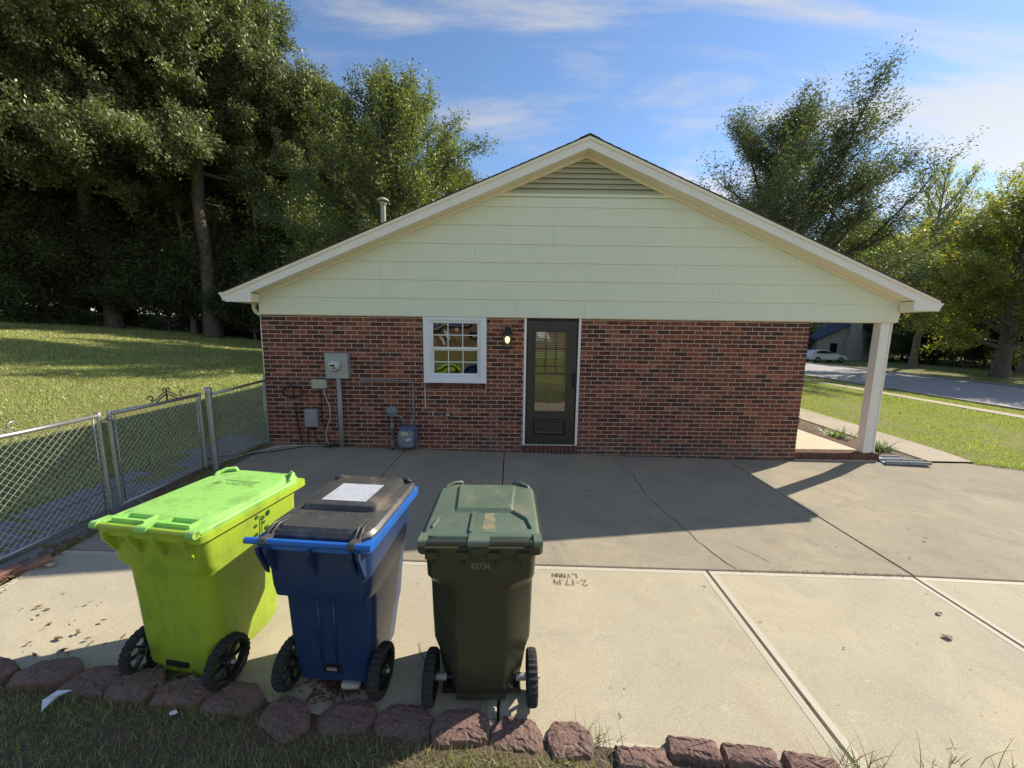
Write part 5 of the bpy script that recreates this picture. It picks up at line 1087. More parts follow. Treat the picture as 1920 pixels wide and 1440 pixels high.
# wiry tufts leaning over the concrete
def tuft(x, y, n, h, label, seed, spread=.06, tone=(.3, 1), z=None, cat='grass tuft', m='tuft', w=.0022, name='grass_tuft'):
    r = np.random.default_rng(seed); V = []; Fq = []; tn = []; zz = gzf(x, y) if z is None else z
    for i in range(n):
        a = r.uniform(0, 6.28); px, py = x + r.normal(0, spread), y + r.normal(0, spread * .5); L_ = h * r.uniform(.4, 1.1); up0 = r.uniform(.4, 1.35); segs = 4; k0 = len(V); t0 = np.clip(r.normal(.55, .25), tone[0], tone[1])
        q = np.array([px, py, zz - .01]); dz = up0
        for s in range(segs + 1):
            wd = w * (1 - s / (segs + .3)); side = np.array([-math.sin(a), math.cos(a), 0]) * wd; V += [q - side, q + side]
            q = q + np.array([math.cos(a) * math.cos(dz), math.sin(a) * math.cos(dz), math.sin(dz)]) * L_ / segs; dz -= .28 * r.uniform(.3, 1.6)
            if q[2] < gzf(q[0], q[1]) + .003: q[2] = gzf(q[0], q[1]) + .003
        for s in range(segs): Fq.append((k0 + 2 * s, k0 + 2 * s + 1, k0 + 2 * s + 3, k0 + 2 * s + 2)); tn.append(t0)
    me = npmesh(name, np.array(V), np.array(Fq), np.array(tn), [M[m]]); o = bpy.data.objects.new(name, me); col.objects.link(o); return tag(o, label, cat)
tuft(4.42, -4.56, 60, .16, 'wiry tuft between the last rounded block and the straight row', 1, .07)
tuft(5.62, -4.66, 90, .22, 'long grass tuft at the foot of the slab joint', 2, .07, (.1, 1))
tuft(6.15, -4.72, 110, .20, 'broad tuft right of the slab joint at the bottom edge', 3, .16, (.3, 1))
tuft(7.0, -4.78, 60, .15, 'thin dry tuft near the bottom right corner', 4, .2, (.5, 1))
tuft(3.88, -4.44, 26, .11, 'small tuft behind the dark green bin', 5, .05); tuft(2.62, -4.42, 80, .17, 'dry tuft hanging over the block between the lime and blue bins', 6, .08, (.5, 1)); tuft(2.38, -4.31, 50, .12, 'grass growing by the lime bin right wheel', 7, .05, (.1, .8))
tuft(1.42, -4.20, 30, .12, 'weed on the block corner left of the lime bin', 8, .04)
tuft(1.02, -.055, 60, .13, 'green weed at the wall foot left of the conduit', 9, .05, (0, .5), m='under', w=.010); 
for i, x in enumerate((1.55, 1.85, 2.35, 3.0, 3.6, 5.9, 6.8, 7.3)): tuft(x, -.03, 18, .055, ['dry weed at the wall foot right of the conduit', 'dry weed at the wall foot left of the gas riser', 'small weed under the gas meter', 'small weed below the tap', 'small weed left of the door', 'small dry weed right of the door', 'dry weed under the long brick wall', 'dry weed near the right end of the wall'][i], 20 + i, .05, (.4, 1), w=.006)
# leafy weed under the lime bin
def leafy(x, y, z, n, rad, hgt, m, name, label, cat, size=.02, seed=0, parent=None):
    r = np.random.default_rng(seed); c = np.stack([x + r.normal(0, rad, n), y + r.normal(0, rad * .6, n), z + np.abs(r.normal(0, hgt, n))], -1)
    V, Fq = leaf_quads(c, size, r); me = npmesh(name, V, Fq, np.clip(r.normal(.5, .25, n), 0, 1), [M[m]]); o = bpy.data.objects.new(name, me); col.objects.link(o)
    if parent: o.parent = parent; return o
    return tag(o, label, cat, kind='stuff')
def leaf_quads(c, size, r, droop=0.0, aspect=.45, jitter=.5):
    """rhombic leaves, one per centre"""
    n = len(c); d = r.normal(0, 1, (n, 3)); d[:, 2] = d[:, 2] * .7 - droop; d /= np.linalg.norm(d, axis=1)[:, None]
    e = r.normal(0, 1, (n, 3)); e -= d * (d * e).sum(1)[:, None]; e /= np.linalg.norm(e, axis=1)[:, None]
    s = size * r.uniform(1 - jitter, 1 + jitter, n)[:, None]; a = c - d * s * .5; b = c + e * s * aspect * .5; a2 = c + d * s * .5; b2 = c - e * s * aspect * .5
    V = np.stack([a, b, a2, b2], 1).reshape(-1, 3); return V, np.arange(4 * n).reshape(-1, 4)
leafy(2.08, -4.27, .06, 130, .09, .03, 'under', 'leafy_weed', 'leafy weed growing under the lime bin', 'weed', .035, 3)
leafy(1.99, -4.31, .22, 26, .035, .03, 'under', 'leafy_weed', 'small leafy sprig against the back of the lime bin', 'weed', .022, 4)
# strap-leaved plants in the bed
tuft(10.62, 1.45, 130, .34, 'strap leaved clump in the bed behind the porch edge, left of the post', 31, .10, (0, .9), m='plant', w=.011, cat='plant', name='border_plant')
tuft(10.72, .62, 130, .34, 'strap leaved clump in the bed right of the porch post', 32, .10, (0, .9), m='plant', w=.011, cat='plant', name='border_plant')
tuft(10.65, 2.75, 80, .28, 'small strap leaved clump farthest along the porch edge', 33, .09, (0, .9), m='plant', w=.010, cat='plant', name='border_plant')
tuft(10.5, 2.1, 120, .14, 'dry brown ground litter between the bed plants', 34, .25, (.8, 1), w=.006)
bed = MB(); bed.add([(x, y, gzf(x, y) + .006) for x, y in ((10.14, .02), (11.0, .2), (11.05, 2.5), (11.1, 8), (10.14, 8))], [(0, 1, 2, 3, 4)]); o = bed.build('garden_bed', M['soil']); tag(o, 'strip of bare soil between porch and walk', kind='structure')
fg = MB(); X = np.linspace(.0, 9, 60)
vs = []; 
for x in X:
    yl = float(fline(x))
    for y in (yl + .16, yl - .002, yl - 1.3): vs.append((x, y, gzf(x, y) + (-.05 if y > yl + .1 else .008)))
fg.add(vs, [(3 * i + k, 3 * i + k + 1, 3 * i + k + 4, 3 * i + k + 3) for i in range(len(X) - 1) for k in range(2)]); o = fg.build('soil_border', M['soil']); tag(o, 'bare soil in front of the edging blocks', kind='structure')
# walk, sidewalk, street, kerbs
def strip(name, pts0, pts1, m, dz, label, thick=.08):
    mb = MB(); P0 = [(x, y, gzf(x, y) + dz) for x, y in pts0]; P1 = [(x, y, gzf(x, y) + dz) for x, y in pts1]; n = len(P0)
    mb.add(P0 + P1, [(i, i + 1, n + i + 1, n + i) for i in range(n - 1)]); lo = [(p[0], p[1], p[2] - thick) for p in P0 + P1]
    mb.add(P0 + lo[:n], [(i, i + 1, n + i + 1, n + i) for i in range(n - 1)]); mb.add(P1 + lo[n:], [(i, i + 1, n + i + 1, n + i) for i in range(n - 1)])
    o = mb.build(name, m); return tag(o, label, kind='structure')
yy = np.arange(.02, 9.1, .6)
strip('front_walk', [(11.0 + .05 * y, y) for y in yy], [(float(np.interp(y, [0, .9, 1.6, 2.6, 4.6, 9], [11.75, 11.95, 11.95, 12.13, 12.28, 12.5])), y) for y in yy], M['walk'], .02, 'pale concrete walk curving past the porch')
yy = np.arange(-30, 120, 3.0)
strip('sidewalk', [(22.1, y) for y in yy], [(23.3, y) for y in yy], M['walk'], .025, 'narrow concrete sidewalk along the street')
strip('street', [(26.2, y) for y in yy], [(36.9, y) for y in yy], M['asphalt'], .022, 'grey asphalt street')
strip('near_kerb', [(25.9, y) for y in yy], [(26.19, y) for y in yy], M['kerb'], .10, 'concrete kerb on the near side of the street')
strip('far_kerb', [(36.91, y) for y in yy], [(37.2, y) for y in yy], M['kerb'], .12, 'concrete kerb on the far side of the street')

# ------------------------------------------------------------------ trees
def tube_np(P0, P1, r0, r1, n=5):
    """many straight tapered tubes at once"""
    P0, P1 = np.asarray(P0), np.asarray(P1); m = len(P0); t = P1 - P0; t /= np.linalg.norm(t, axis=1)[:, None] + 1e-9
    a = np.where(np.abs(t[:, 2:3]) < .9, [[0, 0, 1.]], [[1., 0, 0]]); u = np.cross(t, a); u /= np.linalg.norm(u, axis=1)[:, None]; w = np.cross(t, u)
    an = np.arange(n) * 2 * np.pi / n; c, s = np.cos(an)[None, :, None], np.sin(an)[None, :, None]; ring = u[:, None] * c + w[:, None] * s
    V = np.concatenate([P0[:, None] + ring * np.asarray(r0)[:, None, None], P1[:, None] + ring * np.asarray(r1)[:, None, None]], 1).reshape(-1, 3)
    k = np.arange(n); q = np.stack([k, (k + 1) % n, (k + 1) % n + n, k + n], -1); Fq = (q[None] + (np.arange(m) * 2 * n)[:, None, None]).reshape(-1, 4); return V, Fq
def make_tree(seed, H, R0, prof, base=.25, nl=34, elev=(25, 65), leaf=.14, nleaf=55000, droop=.3, lean=(0, 0), trunk_r=.22, fork=0, dens=1.0, clump=.30, aspect=.45, curve=.35, jit=.18, second=1.0, up2=.3, l2s=1.0, wan=.07):
    """prof: list of (height fraction, radius fraction) for the crown outline. returns (wood mesh data arrays, leaf arrays)"""
    r = np.random.default_rng(seed); ph, pr_ = zip(*prof)
    segs0, segs1, ra, rb = [], [], [], []; cl = []; cdir = []
    npts = 12; tr = [np.array([0, 0, -.3])]
    wob = np.cumsum(r.normal(0, .0035 * H, (npts, 2)), 0)
    for i in range(1, npts + 1):
        f = i / npts; tr.append(np.array([lean[0] * f ** 1.5 + wob[i - 1, 0] * (f > .2), lean[1] * f ** 1.5 + wob[i - 1, 1] * (f > .2), H * .93 * f]))
    tr = np.array(tr); frad = lambda f: trunk_r * (1 - f) ** .8 + .025
    for i in range(npts):
        f0, f1 = i / npts, (i + 1) / npts; fl = 1.35 if i == 0 else 1
        segs0.append(tr[i]); segs1.append(tr[i + 1]); ra.append(frad(f0) * fl); rb.append(frad(f1))
    def trunk_at(h):
        f = np.clip(h / (H * .93), 0, 1) * npts; i = min(int(f), npts - 1); return tr[i] + (tr[i + 1] - tr[i]) * (f - i)
    for i in range(nl):
        f = base + (.93 - base) * ((i + r.random()) / nl) ** 1.05; h = f * H; o = trunk_at(h); az = i * 2.39996 + r.normal(0, .3); el = R(elev[0] + (elev[1] - elev[0]) * ((f - base) / (1 - base)) ** 1.0 + r.normal(0, 7))
        # length to the crown outline
        L_ = 0; step = .25; d = np.array([math.cos(az) * math.cos(el), math.sin(az) * math.cos(el), math.sin(el)])
        for k in range(1, 80):
            q = o + d * step * k; hf = max(0.0, q[2] / H)
            if hf > 1 or math.hypot(q[0] - lean[0] * hf ** 1.5, q[1] - lean[1] * hf ** 1.5) > R0 * np.interp(hf, ph, pr_): break
            L_ = step * k
        L_ = max(.6, L_ * r.uniform(1 - jit * 1.6, 1 + jit)); n = 7; p = o.copy(); dd = d.copy(); r_base = min(frad(f) * .6, .018 + .016 * L_); pts = [p.copy()]
        for k in range(n):
            dd = dd + np.array([0, 0, curve * .16]) + r.normal(0, wan, 3); dd /= np.linalg.norm(dd); q = p + dd * L_ / n; segs0.append(p.copy()); segs1.append(q.copy()); ra.append(r_base * (1 - k / n) + .008); rb.append(r_base * (1 - (k + 1) / n) + .006); p = q; pts.append(p.copy())
        pts = np.array(pts)
        # secondary twigs
        m2 = max(3, int(L_ * 3.2 * second))
        for j in range(m2):
            s = (.22 + .78 * (j + r.random()) / m2) * n; k = min(int(s), n - 1); q0 = pts[k] + (pts[k + 1] - pts[k]) * (s - k); td = pts[k + 1] - pts[k]; td /= np.linalg.norm(td)
            v = r.normal(0, 1, 3); v -= td * v.dot(td); v /= np.linalg.norm(v); e2 = td * .75 + v * .8 + np.array([0, 0, up2]); e2 /= np.linalg.norm(e2); l2 = (.45 + .28 * L_ * (1 - s / n * .6)) * l2s * r.uniform(.5, 1.15)
            q1 = q0 + e2 * l2 * .5; e3 = e2 + np.array([0, 0, up2 * .6]) + r.normal(0, .15, 3); e3 /= np.linalg.norm(e3); q2 = q1 + e3 * l2 * .5
            segs0 += [q0, q1]; segs1 += [q1, q2]; ra += [.013, .009]; rb += [.009, .004]
            nc = max(2, int(l2 / .22))
            for c in range(nc):
                fr = (c + .8) / nc; cl.append(q0 + (q1 - q0) * fr * 2 if fr < .5 else q1 + (q2 - q1) * (fr - .5) * 2); cdir.append(e3 if fr > .5 else e2)
        for c in range(4): cl.append(pts[-1] - dd * c * .15); cdir.append(dd)
    cl = np.array(cl); cdir = np.array(cdir); keep = r.random(len(cl)) < dens; cl, cdir = cl[keep], cdir[keep]
    per = max(1, int(nleaf / len(cl))); C = np.repeat(cl, per, 0); D = np.repeat(cdir, per, 0); n = len(C)
    C = C + np.clip(r.normal(0, 1, (n, 3)), -2, 2) * clump * .5 + D * (np.clip(r.normal(0, 1, n), -2, 2) * clump * .7)[:, None] - np.array([0, 0, 1.]) * (droop * .2 * r.random(n))[:, None]
    V, Fq = leaf_quads(C, leaf, r, droop, aspect); tn = np.clip(np.repeat(r.normal(.42, .2, len(cl)), per) + r.normal(0, .18, n), 0, 1)
    TV, TF = tube_np(np.array(segs0), np.array(segs1), np.array(ra), np.array(rb), 6)
    return (TV, TF), (V, Fq, tn)
TREES = {}
def tree_type(key, lm, bark='bark', **kw):
    (TV, TF), (V, Fq, tn) = make_tree(**kw)
    TREES[key] = (npmesh(key + '_trunk', TV, TF, None, [M[bark]], smooth=True), npmesh(key + '_crown', V, Fq, tn, [M[lm]]))
def plant_tree(key, name, label, x, y, sc=1, rz=0, group=None, zoff=0, scz=None):
    t = thing(name, label, 'tree', (x, y, gzf(x, y) + zoff), R(rz), group); t.scale = (sc, sc, scz or sc)
    a = inst('trunk', TREES[key][0], t); b = inst('crown', TREES[key][1], t); b['kind'] = 'stuff'; return t
OV = [(0, .1), (.15, .35), (.3, .85), (.5, 1), (.7, .92), (.85, .66), (.95, .36), (1, .12)]
tree_type('round_oak', 'willow', seed=3, H=13.1, R0=5.5, prof=[(0, .2), (.12, .65), (.3, 1), (.5, 1), (.7, .85), (.85, .6), (.95, .32), (1, .14)], base=.16, nl=84, elev=(12, 70), leaf=.12, nleaf=150000, droop=.1, trunk_r=.26, clump=.34, up2=.35, aspect=.36, curve=.3, dens=.6, jit=.07, l2s=.8)
tree_type('slim_tree', 'oak', 'barkpale', seed=41, H=19, R0=3.2, prof=[(0, .1), (.5, .3), (.65, 1), (.8, .9), (1, .2)], base=.55, nl=26, elev=(5, 60), leaf=.15, nleaf=40000, droop=.5, trunk_r=.13, clump=.34, up2=0, curve=.2, dens=.6)
tree_type('tall_oak', 'oak', seed=5, H=24, R0=5.4, prof=[(0, .2), (.22, .5), (.35, .85), (.55, 1), (.75, .85), (.9, .55), (1, .2)], base=.36, nl=50, elev=(5, 62), leaf=.15, nleaf=150000, droop=.8, trunk_r=.36, clump=.36, up2=-.1, curve=.1, dens=.5, second=.8)
tree_type('edge_oak', 'oak', seed=8, H=22, R0=7.0, prof=[(0, .2), (.2, .55), (.35, .95), (.55, 1), (.75, .85), (.9, .55), (1, .2)], base=.32, nl=56, elev=(-2, 60), leaf=.14, nleaf=160000, droop=.9, trunk_r=.33, clump=.36, up2=-.15, curve=.05, dens=.45, second=.8)
tree_type('plume_oak', 'plume', seed=31, H=18.5, R0=9.0, prof=[(0, .4), (.15, .72), (.3, .95), (.5, 1), (.68, .92), (.82, .72), (.93, .45), (1, .2)], base=.12, nl=70, elev=(20, 72), leaf=.145, nleaf=190000, droop=.2, trunk_r=.30, clump=.46, up2=.75, curve=.3, aspect=.36, jit=.2, second=1.0, l2s=1.0, dens=.5, wan=.16)
tree_type('maple', 'maple', seed=17, H=12.5, R0=8.2, prof=[(0, .3), (.15, .8), (.35, 1), (.6, .95), (.8, .72), (.92, .45), (1, .2)], base=.14, nl=44, elev=(6, 62), leaf=.19, nleaf=85000, droop=.2, trunk_r=.42, clump=.42, up2=.1)
tree_type('green_tree', 'lightgreen', seed=19, H=12, R0=4.6, prof=OV, base=.15, nl=36, elev=(15, 65), leaf=.18, nleaf=50000, droop=.2, trunk_r=.22, clump=.4)
tree_type('dark_tree', 'under', seed=21, H=14, R0=5.2, prof=[(0, .5), (.1, .9), (.3, 1), (.6, .9), (.8, .65), (1, .15)], base=.06, nl=46, elev=(5, 60), leaf=.17, nleaf=120000, droop=.2, trunk_r=.25, clump=.5)
tree_type('bare_tree', 'maple', 'barkdead', seed=23, H=17, R0=6.5, prof=OV, base=.3, nl=30, elev=(30, 65), leaf=.17, nleaf=16000, droop=.2, trunk_r=.25, clump=.25, up2=.4)
tree_type('shrub', 'under', seed=25, H=4.2, R0=2.4, prof=[(0, .7), (.2, 1), (.5, .95), (.8, .7), (1, .3)], base=.03, nl=30, elev=(10, 70), leaf=.10, nleaf=34000, droop=.2, trunk_r=.06, clump=.35)
W = 'trees of the wood behind the lawn'; U = 'shrubs under the wood edge'
plant_tree('round_oak', 'oak_tree', 'rounded bushy green oak rising behind the left roof slope', -1.45, 12.3, 1.0, 20, scz=.95)
plant_tree('round_oak', 'oak_tree', 'small green tree peeping past the big rounded oak, low over the roof', 1.3, 14.6, .80, 140, W, scz=.74)
front = [(-12.9, 15.8, 'tall_oak', 1.0, 0, 'tall dark oak whose edge meets the open sky'), (-16.2, 18.2, 'tall_oak', 1.02, 80, 'tall dark oak second from the open sky, with a thick dark trunk'), (-13.0, 20.5, 'edge_oak', .98, 200, 'tall oak set back behind the first two'),
         (-17.8, 15.2, 'edge_oak', 1.0, 30, 'spreading oak in the wood, its twin stems showing low'), (-17.6, 9.6, 'edge_oak', .98, 160, 'big oak with bright drooping foliage at the left edge'), (-24.5, 11.5, 'edge_oak', .95, 260, 'oak cut by the left edge of the view'), (-7.2, 19.0, 'tall_oak', .66, 130, 'oak filling the gap behind the rounded oak')]
for x, y, k, s, rz, l in front: plant_tree(k, 'oak_tree', l, x, y, s, rz, W)
for x, y, s_, rz, l in [(-14.6, 16.6, .95, 10, 'slender tree in the wood, left of the tall oak by the open sky'), (-11.0, 17.4, .9, 100, 'slender tree in the wood nearest the house')]: plant_tree('slim_tree', 'slender_tree', l, x, y, s_, rz, W)
bk = [(-27, 22, 1.0), (-23.5, 22, .98), (-18, 22.5, 1.05), (-14, 24.5, 1.0), (-7.5, 25.5, .85), (-2.0, 25, .62), (-30, 24, 1.1), (-20, 30, 1.1), (-11, 32, 1.0)]
for i, (x, y, s) in enumerate(bk): plant_tree('dark_tree', 'woodland_tree', 'dark tree deep in the wood behind the lawn, one of many alike', x, y, s * 1.15, i * 67, 'dark trees deep in the wood', scz=s * 1.3)
sh = [(-9.0, 17.2, 1.1), (-11.6, 17.4, 1.2), (-13.6, 17.0, 1.3), (-15.9, 16.4, 1.1), (-18.0, 15.2, 1.3), (-19.8, 13.8, 1.2), (-21.6, 12.4, 1.2), (-6.6, 17.6, 1.3), (-4.2, 17.4, 1.3), (-16.8, 19.4, 1.9), (-12.4, 20.4, 1.8), (-20.8, 17.4, 2.0), (-8.6, 20.8, 1.8), (-24.5, 14.0, 1.7), (-10.2, 18.6, 1.6), (-14.8, 18.2, 1.6), (-18.9, 17.0, 1.6), (-22.6, 16.0, 1.9), (-5.2, 19.8, 1.9), (-27, 12.5, 1.8)]
for i, (x, y, s) in enumerate(sh): plant_tree('shrub', 'woodland_shrub', 'dark shrub at the foot of the wood, one of many alike', x, y, s, i * 53, U)
plant_tree('plume_oak', 'oak_tree', 'large feathery oak rising above the right roof slope', 22.3, 22.0, 1.22, 60, scz=.95)
plant_tree('maple', 'yellow_tree', 'yellowing tree with dark trunk across the street at the right', 43.4, 24.6, 1.12, 40)
plant_tree('bare_tree', 'bare_tree', 'thinly leaved tree with bare pale twigs above the yellow tree', 44, 32, 1.12, 10)
plant_tree('bare_tree', 'bare_tree', 'half bare tree at the right edge with rust coloured leaves', 51, 29, 1.1, 150)
R1 = [(37.5, 50, .8, 'dark_tree', 'dark tree behind the neighbour house, under the porch beam'), (60, 47, 1.3, 'dark_tree', 'dark tree across the street right of the porch post'), (66, 40, 1.3, 'dark_tree', 'dark tree behind the yellow tree'), (68, 31, .85, 'dark_tree', 'dark tree at the right edge across the street'), (52, 50, 1.4, 'green_tree', 'light green tree above the lower right roof slope'), (58, 52, 1.45, 'green_tree', 'light green tree right of the other bright tree'), (64, 46, 1.4, 'green_tree', 'light green tree above the yellow tree'), (44, 60, 1.0, 'green_tree', 'green tree far behind the neighbour house'), (36, 62, 1.1, 'dark_tree', 'dark tree far down the street, behind the brick corner'), (57, 56, 1.55, 'dark_tree', 'tall dark tree far behind the bright trees'), (75, 42, 1.2, 'dark_tree', 'tall dark tree far behind the yellow tree'), (55.5, 40.5, .52, 'dark_tree', 'low dark tree right of the pale house'), (56, 36, .55, 'dark_tree', 'low dark tree across the street seen right of the post'), (58, 31.5, .6, 'dark_tree', 'low dark tree behind the hedge, left of the yellow tree'), (58.5, 27, .6, 'dark_tree', 'low dark tree behind the yellow tree trunk'), (60, 22.5, .6, 'dark_tree', 'low dark tree at the far right edge'), (52.5, 45.5, .6, 'dark_tree', 'dark tree over the roof of the pale house')]
for i, (x, y, s, k, l) in enumerate(R1): plant_tree(k, 'background_tree', l, x, y, s, i * 71, 'trees across the street')
for i, (x, y, s, l) in enumerate([(50.5, 42.0, .9, 'dark shrub right of the pale house'), (50.5, 38.0, .9, 'dark shrub across the street just right of the post'), (51.5, 34, .95, 'dark shrub in the hedge across the street'), (52.5, 30.0, .95, 'dark shrub left of the yellow tree trunk'), (53.5, 26, 1.0, 'dark shrub at the right edge across the street'), (54, 39, 1.5, 'tall dark shrub in the hedge across the street'), (55, 34, 1.6, 'tall dark shrub behind the hedge'), (56.5, 29, 1.6, 'tall dark shrub behind the yellow tree'), (55, 44, 1.6, 'tall dark shrub behind the pale house')]): plant_tree('shrub', 'hedge_shrub', l, x, y, s * 1.3, i * 40, 'hedge across the street')
plant_tree('green_tree', 'small_tree', 'small green tree in front of the pale house, beside the brick corner', 41.5, 44.5, .45, 0)

# ------------------------------------------------------------------ neighbour house across the street and parked car
nh = thing('neighbour_house', 'pale house with a blue grey roof and a big outside chimney across the street', 'house', (47.2, 43, gzf(47.2, 43)), R(0))
mb = MB(); mb.prism([(-4.2, 0), (4.2, 0), (4.2, 2.6), (0, 4.6), (-4.2, 2.6)], 0, 9); mb.build('wall', M['neigh'], nh)
for s in (-1, 1):
    mb = MB(); mb.prism([(s * 4.6, 2.42), (0, 4.62), (0, 4.80), (s * 4.6, 2.60)], -.35, 9.3); mb.build('roof', M['neighroof'], nh)
mb = MB(); mb.prism([(-.9, 0), (.9, 0), (.9, 2.2), (.55, 3.1), (.55, 5.6), (-.55, 5.6), (-.55, 3.1), (-.9, 2.2)], -.75, -.02); mb.build('chimney', M['neigh'], nh)
mb = MB(); mb.box(-2.6, -1.7, -.03, .02, .9, 2.1); mb.build('window', M['carglass'], nh)
mb = MB(); mb.box(-7.5, -4.3, 2, 8, 0, 2.5); mb.build('side_wing', M['neigh'], nh); mb = MB(); mb.prism([(-7.9, 2.4), (-5.9, 4.0), (-4.25, 2.75), (-4.25, 2.55), (-5.9, 3.8), (-7.9, 2.2)], 1.7, 8.4); mb.build('wing_roof', M['neighroof'], nh)
car = thing('parked_car', 'white hatchback parked before the pale house across the street', 'car', (40.2, 38.4, gzf(40.2, 38.4)), R(0))
side = [(-2.1, .35), (-2.12, .75), (-1.95, 1.02), (-1.6, 1.38), (-.9, 1.47), (-.1, 1.45), (.75, 1.02), (1.6, .86), (2.08, .68), (2.12, .35)]
mb = MB(); 
def crs(w, f=1.0): return [(x, w, z) for x, z in side]
rings = []
for w, k in ((-.86, .90), (-.80, .97), (0, 1.0), (.80, .97), (.86, .90)): rings.append([(x * (.985 if abs(w) > .84 else 1), w * (1 if z < 1.0 else .86), .35 + (z - .35) * (k if z > 1 else 1)) for x, z in side])
mb.loft(rings, True, True, sm=False); mb.build('body', M['carpaint'], car)
for s in (-1, 1):
    mb = MB(); mb.add([(x, s * .80, z) for x, z in ((-1.55, 1.05), (.55, 1.04), (-.1, 1.34), (-.85, 1.38), (-1.35, 1.30))], [(0, 1, 2, 3, 4)]); o = mb.build('side_window', M['carglass'], car); o.location = (0, s * .03, 0)
mb = MB(); mb.add([(.80, -.66, 1.02), (.80, .66, 1.02), (.02, .62, 1.42), (.02, -.62, 1.42)], [(0, 1, 2, 3)]); mb.build('windscreen', M['carglass'], car)
for x in (-1.3, 1.35):
    for s in (-1, 1):
        mb = MB(); mb.lathe([(.20, -.11), (.32, -.10), (.33, 0), (.32, .10), (.20, .11)], (x, s * .78, .33), 20, 'y'); w_ = mb.build('wheel', M['tyre'], car, 40); mb = MB(); mb.lathe([(.19, -.115), (.05, -.12), (.05, .12), (.19, .115)], (x, s * .78, .33), 16, 'y'); mb.build('rim', M['steel'], w_)
for s in (-1, 1):
    mb = MB(); mb.box(2.0, 2.12, s * .7 - .12, s * .7 + .12, .6, .74); mb.build('headlight', M['carglass'], car)

# ------------------------------------------------------------------ house across the yard behind the viewer (seen in the door and window glass)
bh = thing('facing_house', 'long sunlit brick house across the yard, mirrored in the door glass', 'house', (4, -27, gzf(4, -27)), 0)
mb = MB(); mb.box(-9, 13, -7, 0, -.3, 2.6); mb.build('wall', M['tanwall'], bh)
mb = MB(); mb.prism([(-7.4, 2.45), (.5, 2.45), (-3.5, 4.3)], -9.3, 13.3, 'x'); mb.build('roof', M['neighroof'], bh)
for x in (-6, -2, 2.0, 5.0, 9): mb = MB(); mb.box(x, x + 1.2, 0.003, .05, .9, 2.2); mb.build('window', M['vinyl'], bh)
mb = MB(); mb.box(-9.2, 13.2, .3, .36, 2.38, 2.56); mb.build('fascia', M['cream'], bh)
plant_tree('dark_tree', 'garden_tree', 'tree in the yard behind the viewer, mirrored in the window', -7, -22, .7, 30)

# ------------------------------------------------------------------ litter
def debris(name, x, y, size, label, m, cat, seed=0, lift=.004, flat=.3):
    rr = random.Random(seed); mb = MB(); n = 7; z = gzf(x, y) + lift
    ring = [(x + size * math.cos(k * 2 * math.pi / n) * rr.uniform(.6, 1.1), y + size * .6 * math.sin(k * 2 * math.pi / n) * rr.uniform(.6, 1.1), z + rr.uniform(0, size * flat)) for k in range(n)]
    c = (x, y, z + size * flat * .8); mb.add(ring + [c], [(k, (k + 1) % n, n) for k in range(n)]); mb.add([(p[0], p[1], p[2] - .0015) for p in ring] + [(c[0], c[1], c[2] - .0015)], [(k, (k + 1) % n, n) for k in range(n)])
    return tag(mb.build(name, m), label, cat)
def crumple(x, y, z):
    mb = MB(); P_ = [(-.055, .02, .01), (-.02, .045, .03), (.055, .05, .03), (.03, .0, .045), (.0, -.045, .005), (-.03, -.01, .035), (.015, .02, .02)]
    mb.add([(x + a, y + b, z + c) for a, b, c in P_], [(0, 5, 6), (0, 6, 1), (1, 6, 2), (2, 6, 3), (3, 6, 4), (4, 6, 5)]); return mb
o = crumple(1.66, -4.46, gzf(1.66, -4.46) + .045).build('paper_scrap', M['paper']); tag(o, 'crumpled scrap of white paper on the grass below the blocks', 'paper')
o = debris('paper_scrap', 2.30, -4.49, .022, 'small white paper bit lying on the grass, farther right', M['paper'], 'paper', 2, .05)
mb = MB(); mb.loft([[(3.13 + a * .05, -4.335 + b * .022, gzf(3.1, -4.3) + .07 + dz) for a, b in rrect(0, 0, 1, 1, .5, 3)] for dz in (0, .02)], True, True); o = mb.build('white_stone', M['beige']); tag(o, 'flat pale stone lying on a block behind the blue bin', 'stone')
LV = [(7.02, -3.78, .038, 'curled dry leaf on the right of the driveway, the larger one'), (7.22, -3.55, .030, 'curled dry leaf near the right slab joint'), (8.3, -2.45, .022, 'small pale leaf far right on the older slab'), (7.78, -2.80, .015, 'tiny leaf on the older slab near the long joint'), (1.55, -3.78, .022, 'yellow dry leaf on the sunlit concrete left of the lime bin'), (2.70, -3.84, .028, 'brown leaf between the lime and blue bins'), (1.18, -4.02, .03, 'dry leaf pile bit at the left edge of the concrete'), (1.30, -4.10, .035, 'dry sprig on the concrete left of the lime bin'), (1.75, -3.55, .015, 'small dark leaf on the sunlit concrete beside the lime bin'), (5.0, -1.5, .02, 'dark leaf in the house shade on the patio'), (6.2, -3.9, .010, 'tiny twig on the newest slab'), (.30, -3.32, .05, 'yellow leaf under the gate at the left edge')]
for i, (x, y, s, l) in enumerate(LV): debris('dry_leaf', x, y, s, l, M['dryleaf'] if i not in (4, 11) else M['label'], 'leaf', i, flat=.5)
rr = random.Random(5); mb = MB()
for k in range(260):
    x, y = rr.gauss(3.05, .09), rr.gauss(-4.27, .05); T = Matrix.Translation((x, y, gzf(x, y) + .008 + rr.random() * .02)) @ Matrix.Rotation(rr.uniform(0, 6.3), 4, 'Z') @ Matrix.Rotation(rr.uniform(-.5, .5), 4, 'X'); mb.box(-.014, .014, -.003, .003, -.001, .001, T)
o = mb.build('mulch', M['mulch']); tag(o, 'red mulch chips under the blue bin', 'mulch', kind='stuff')
mb = MB()
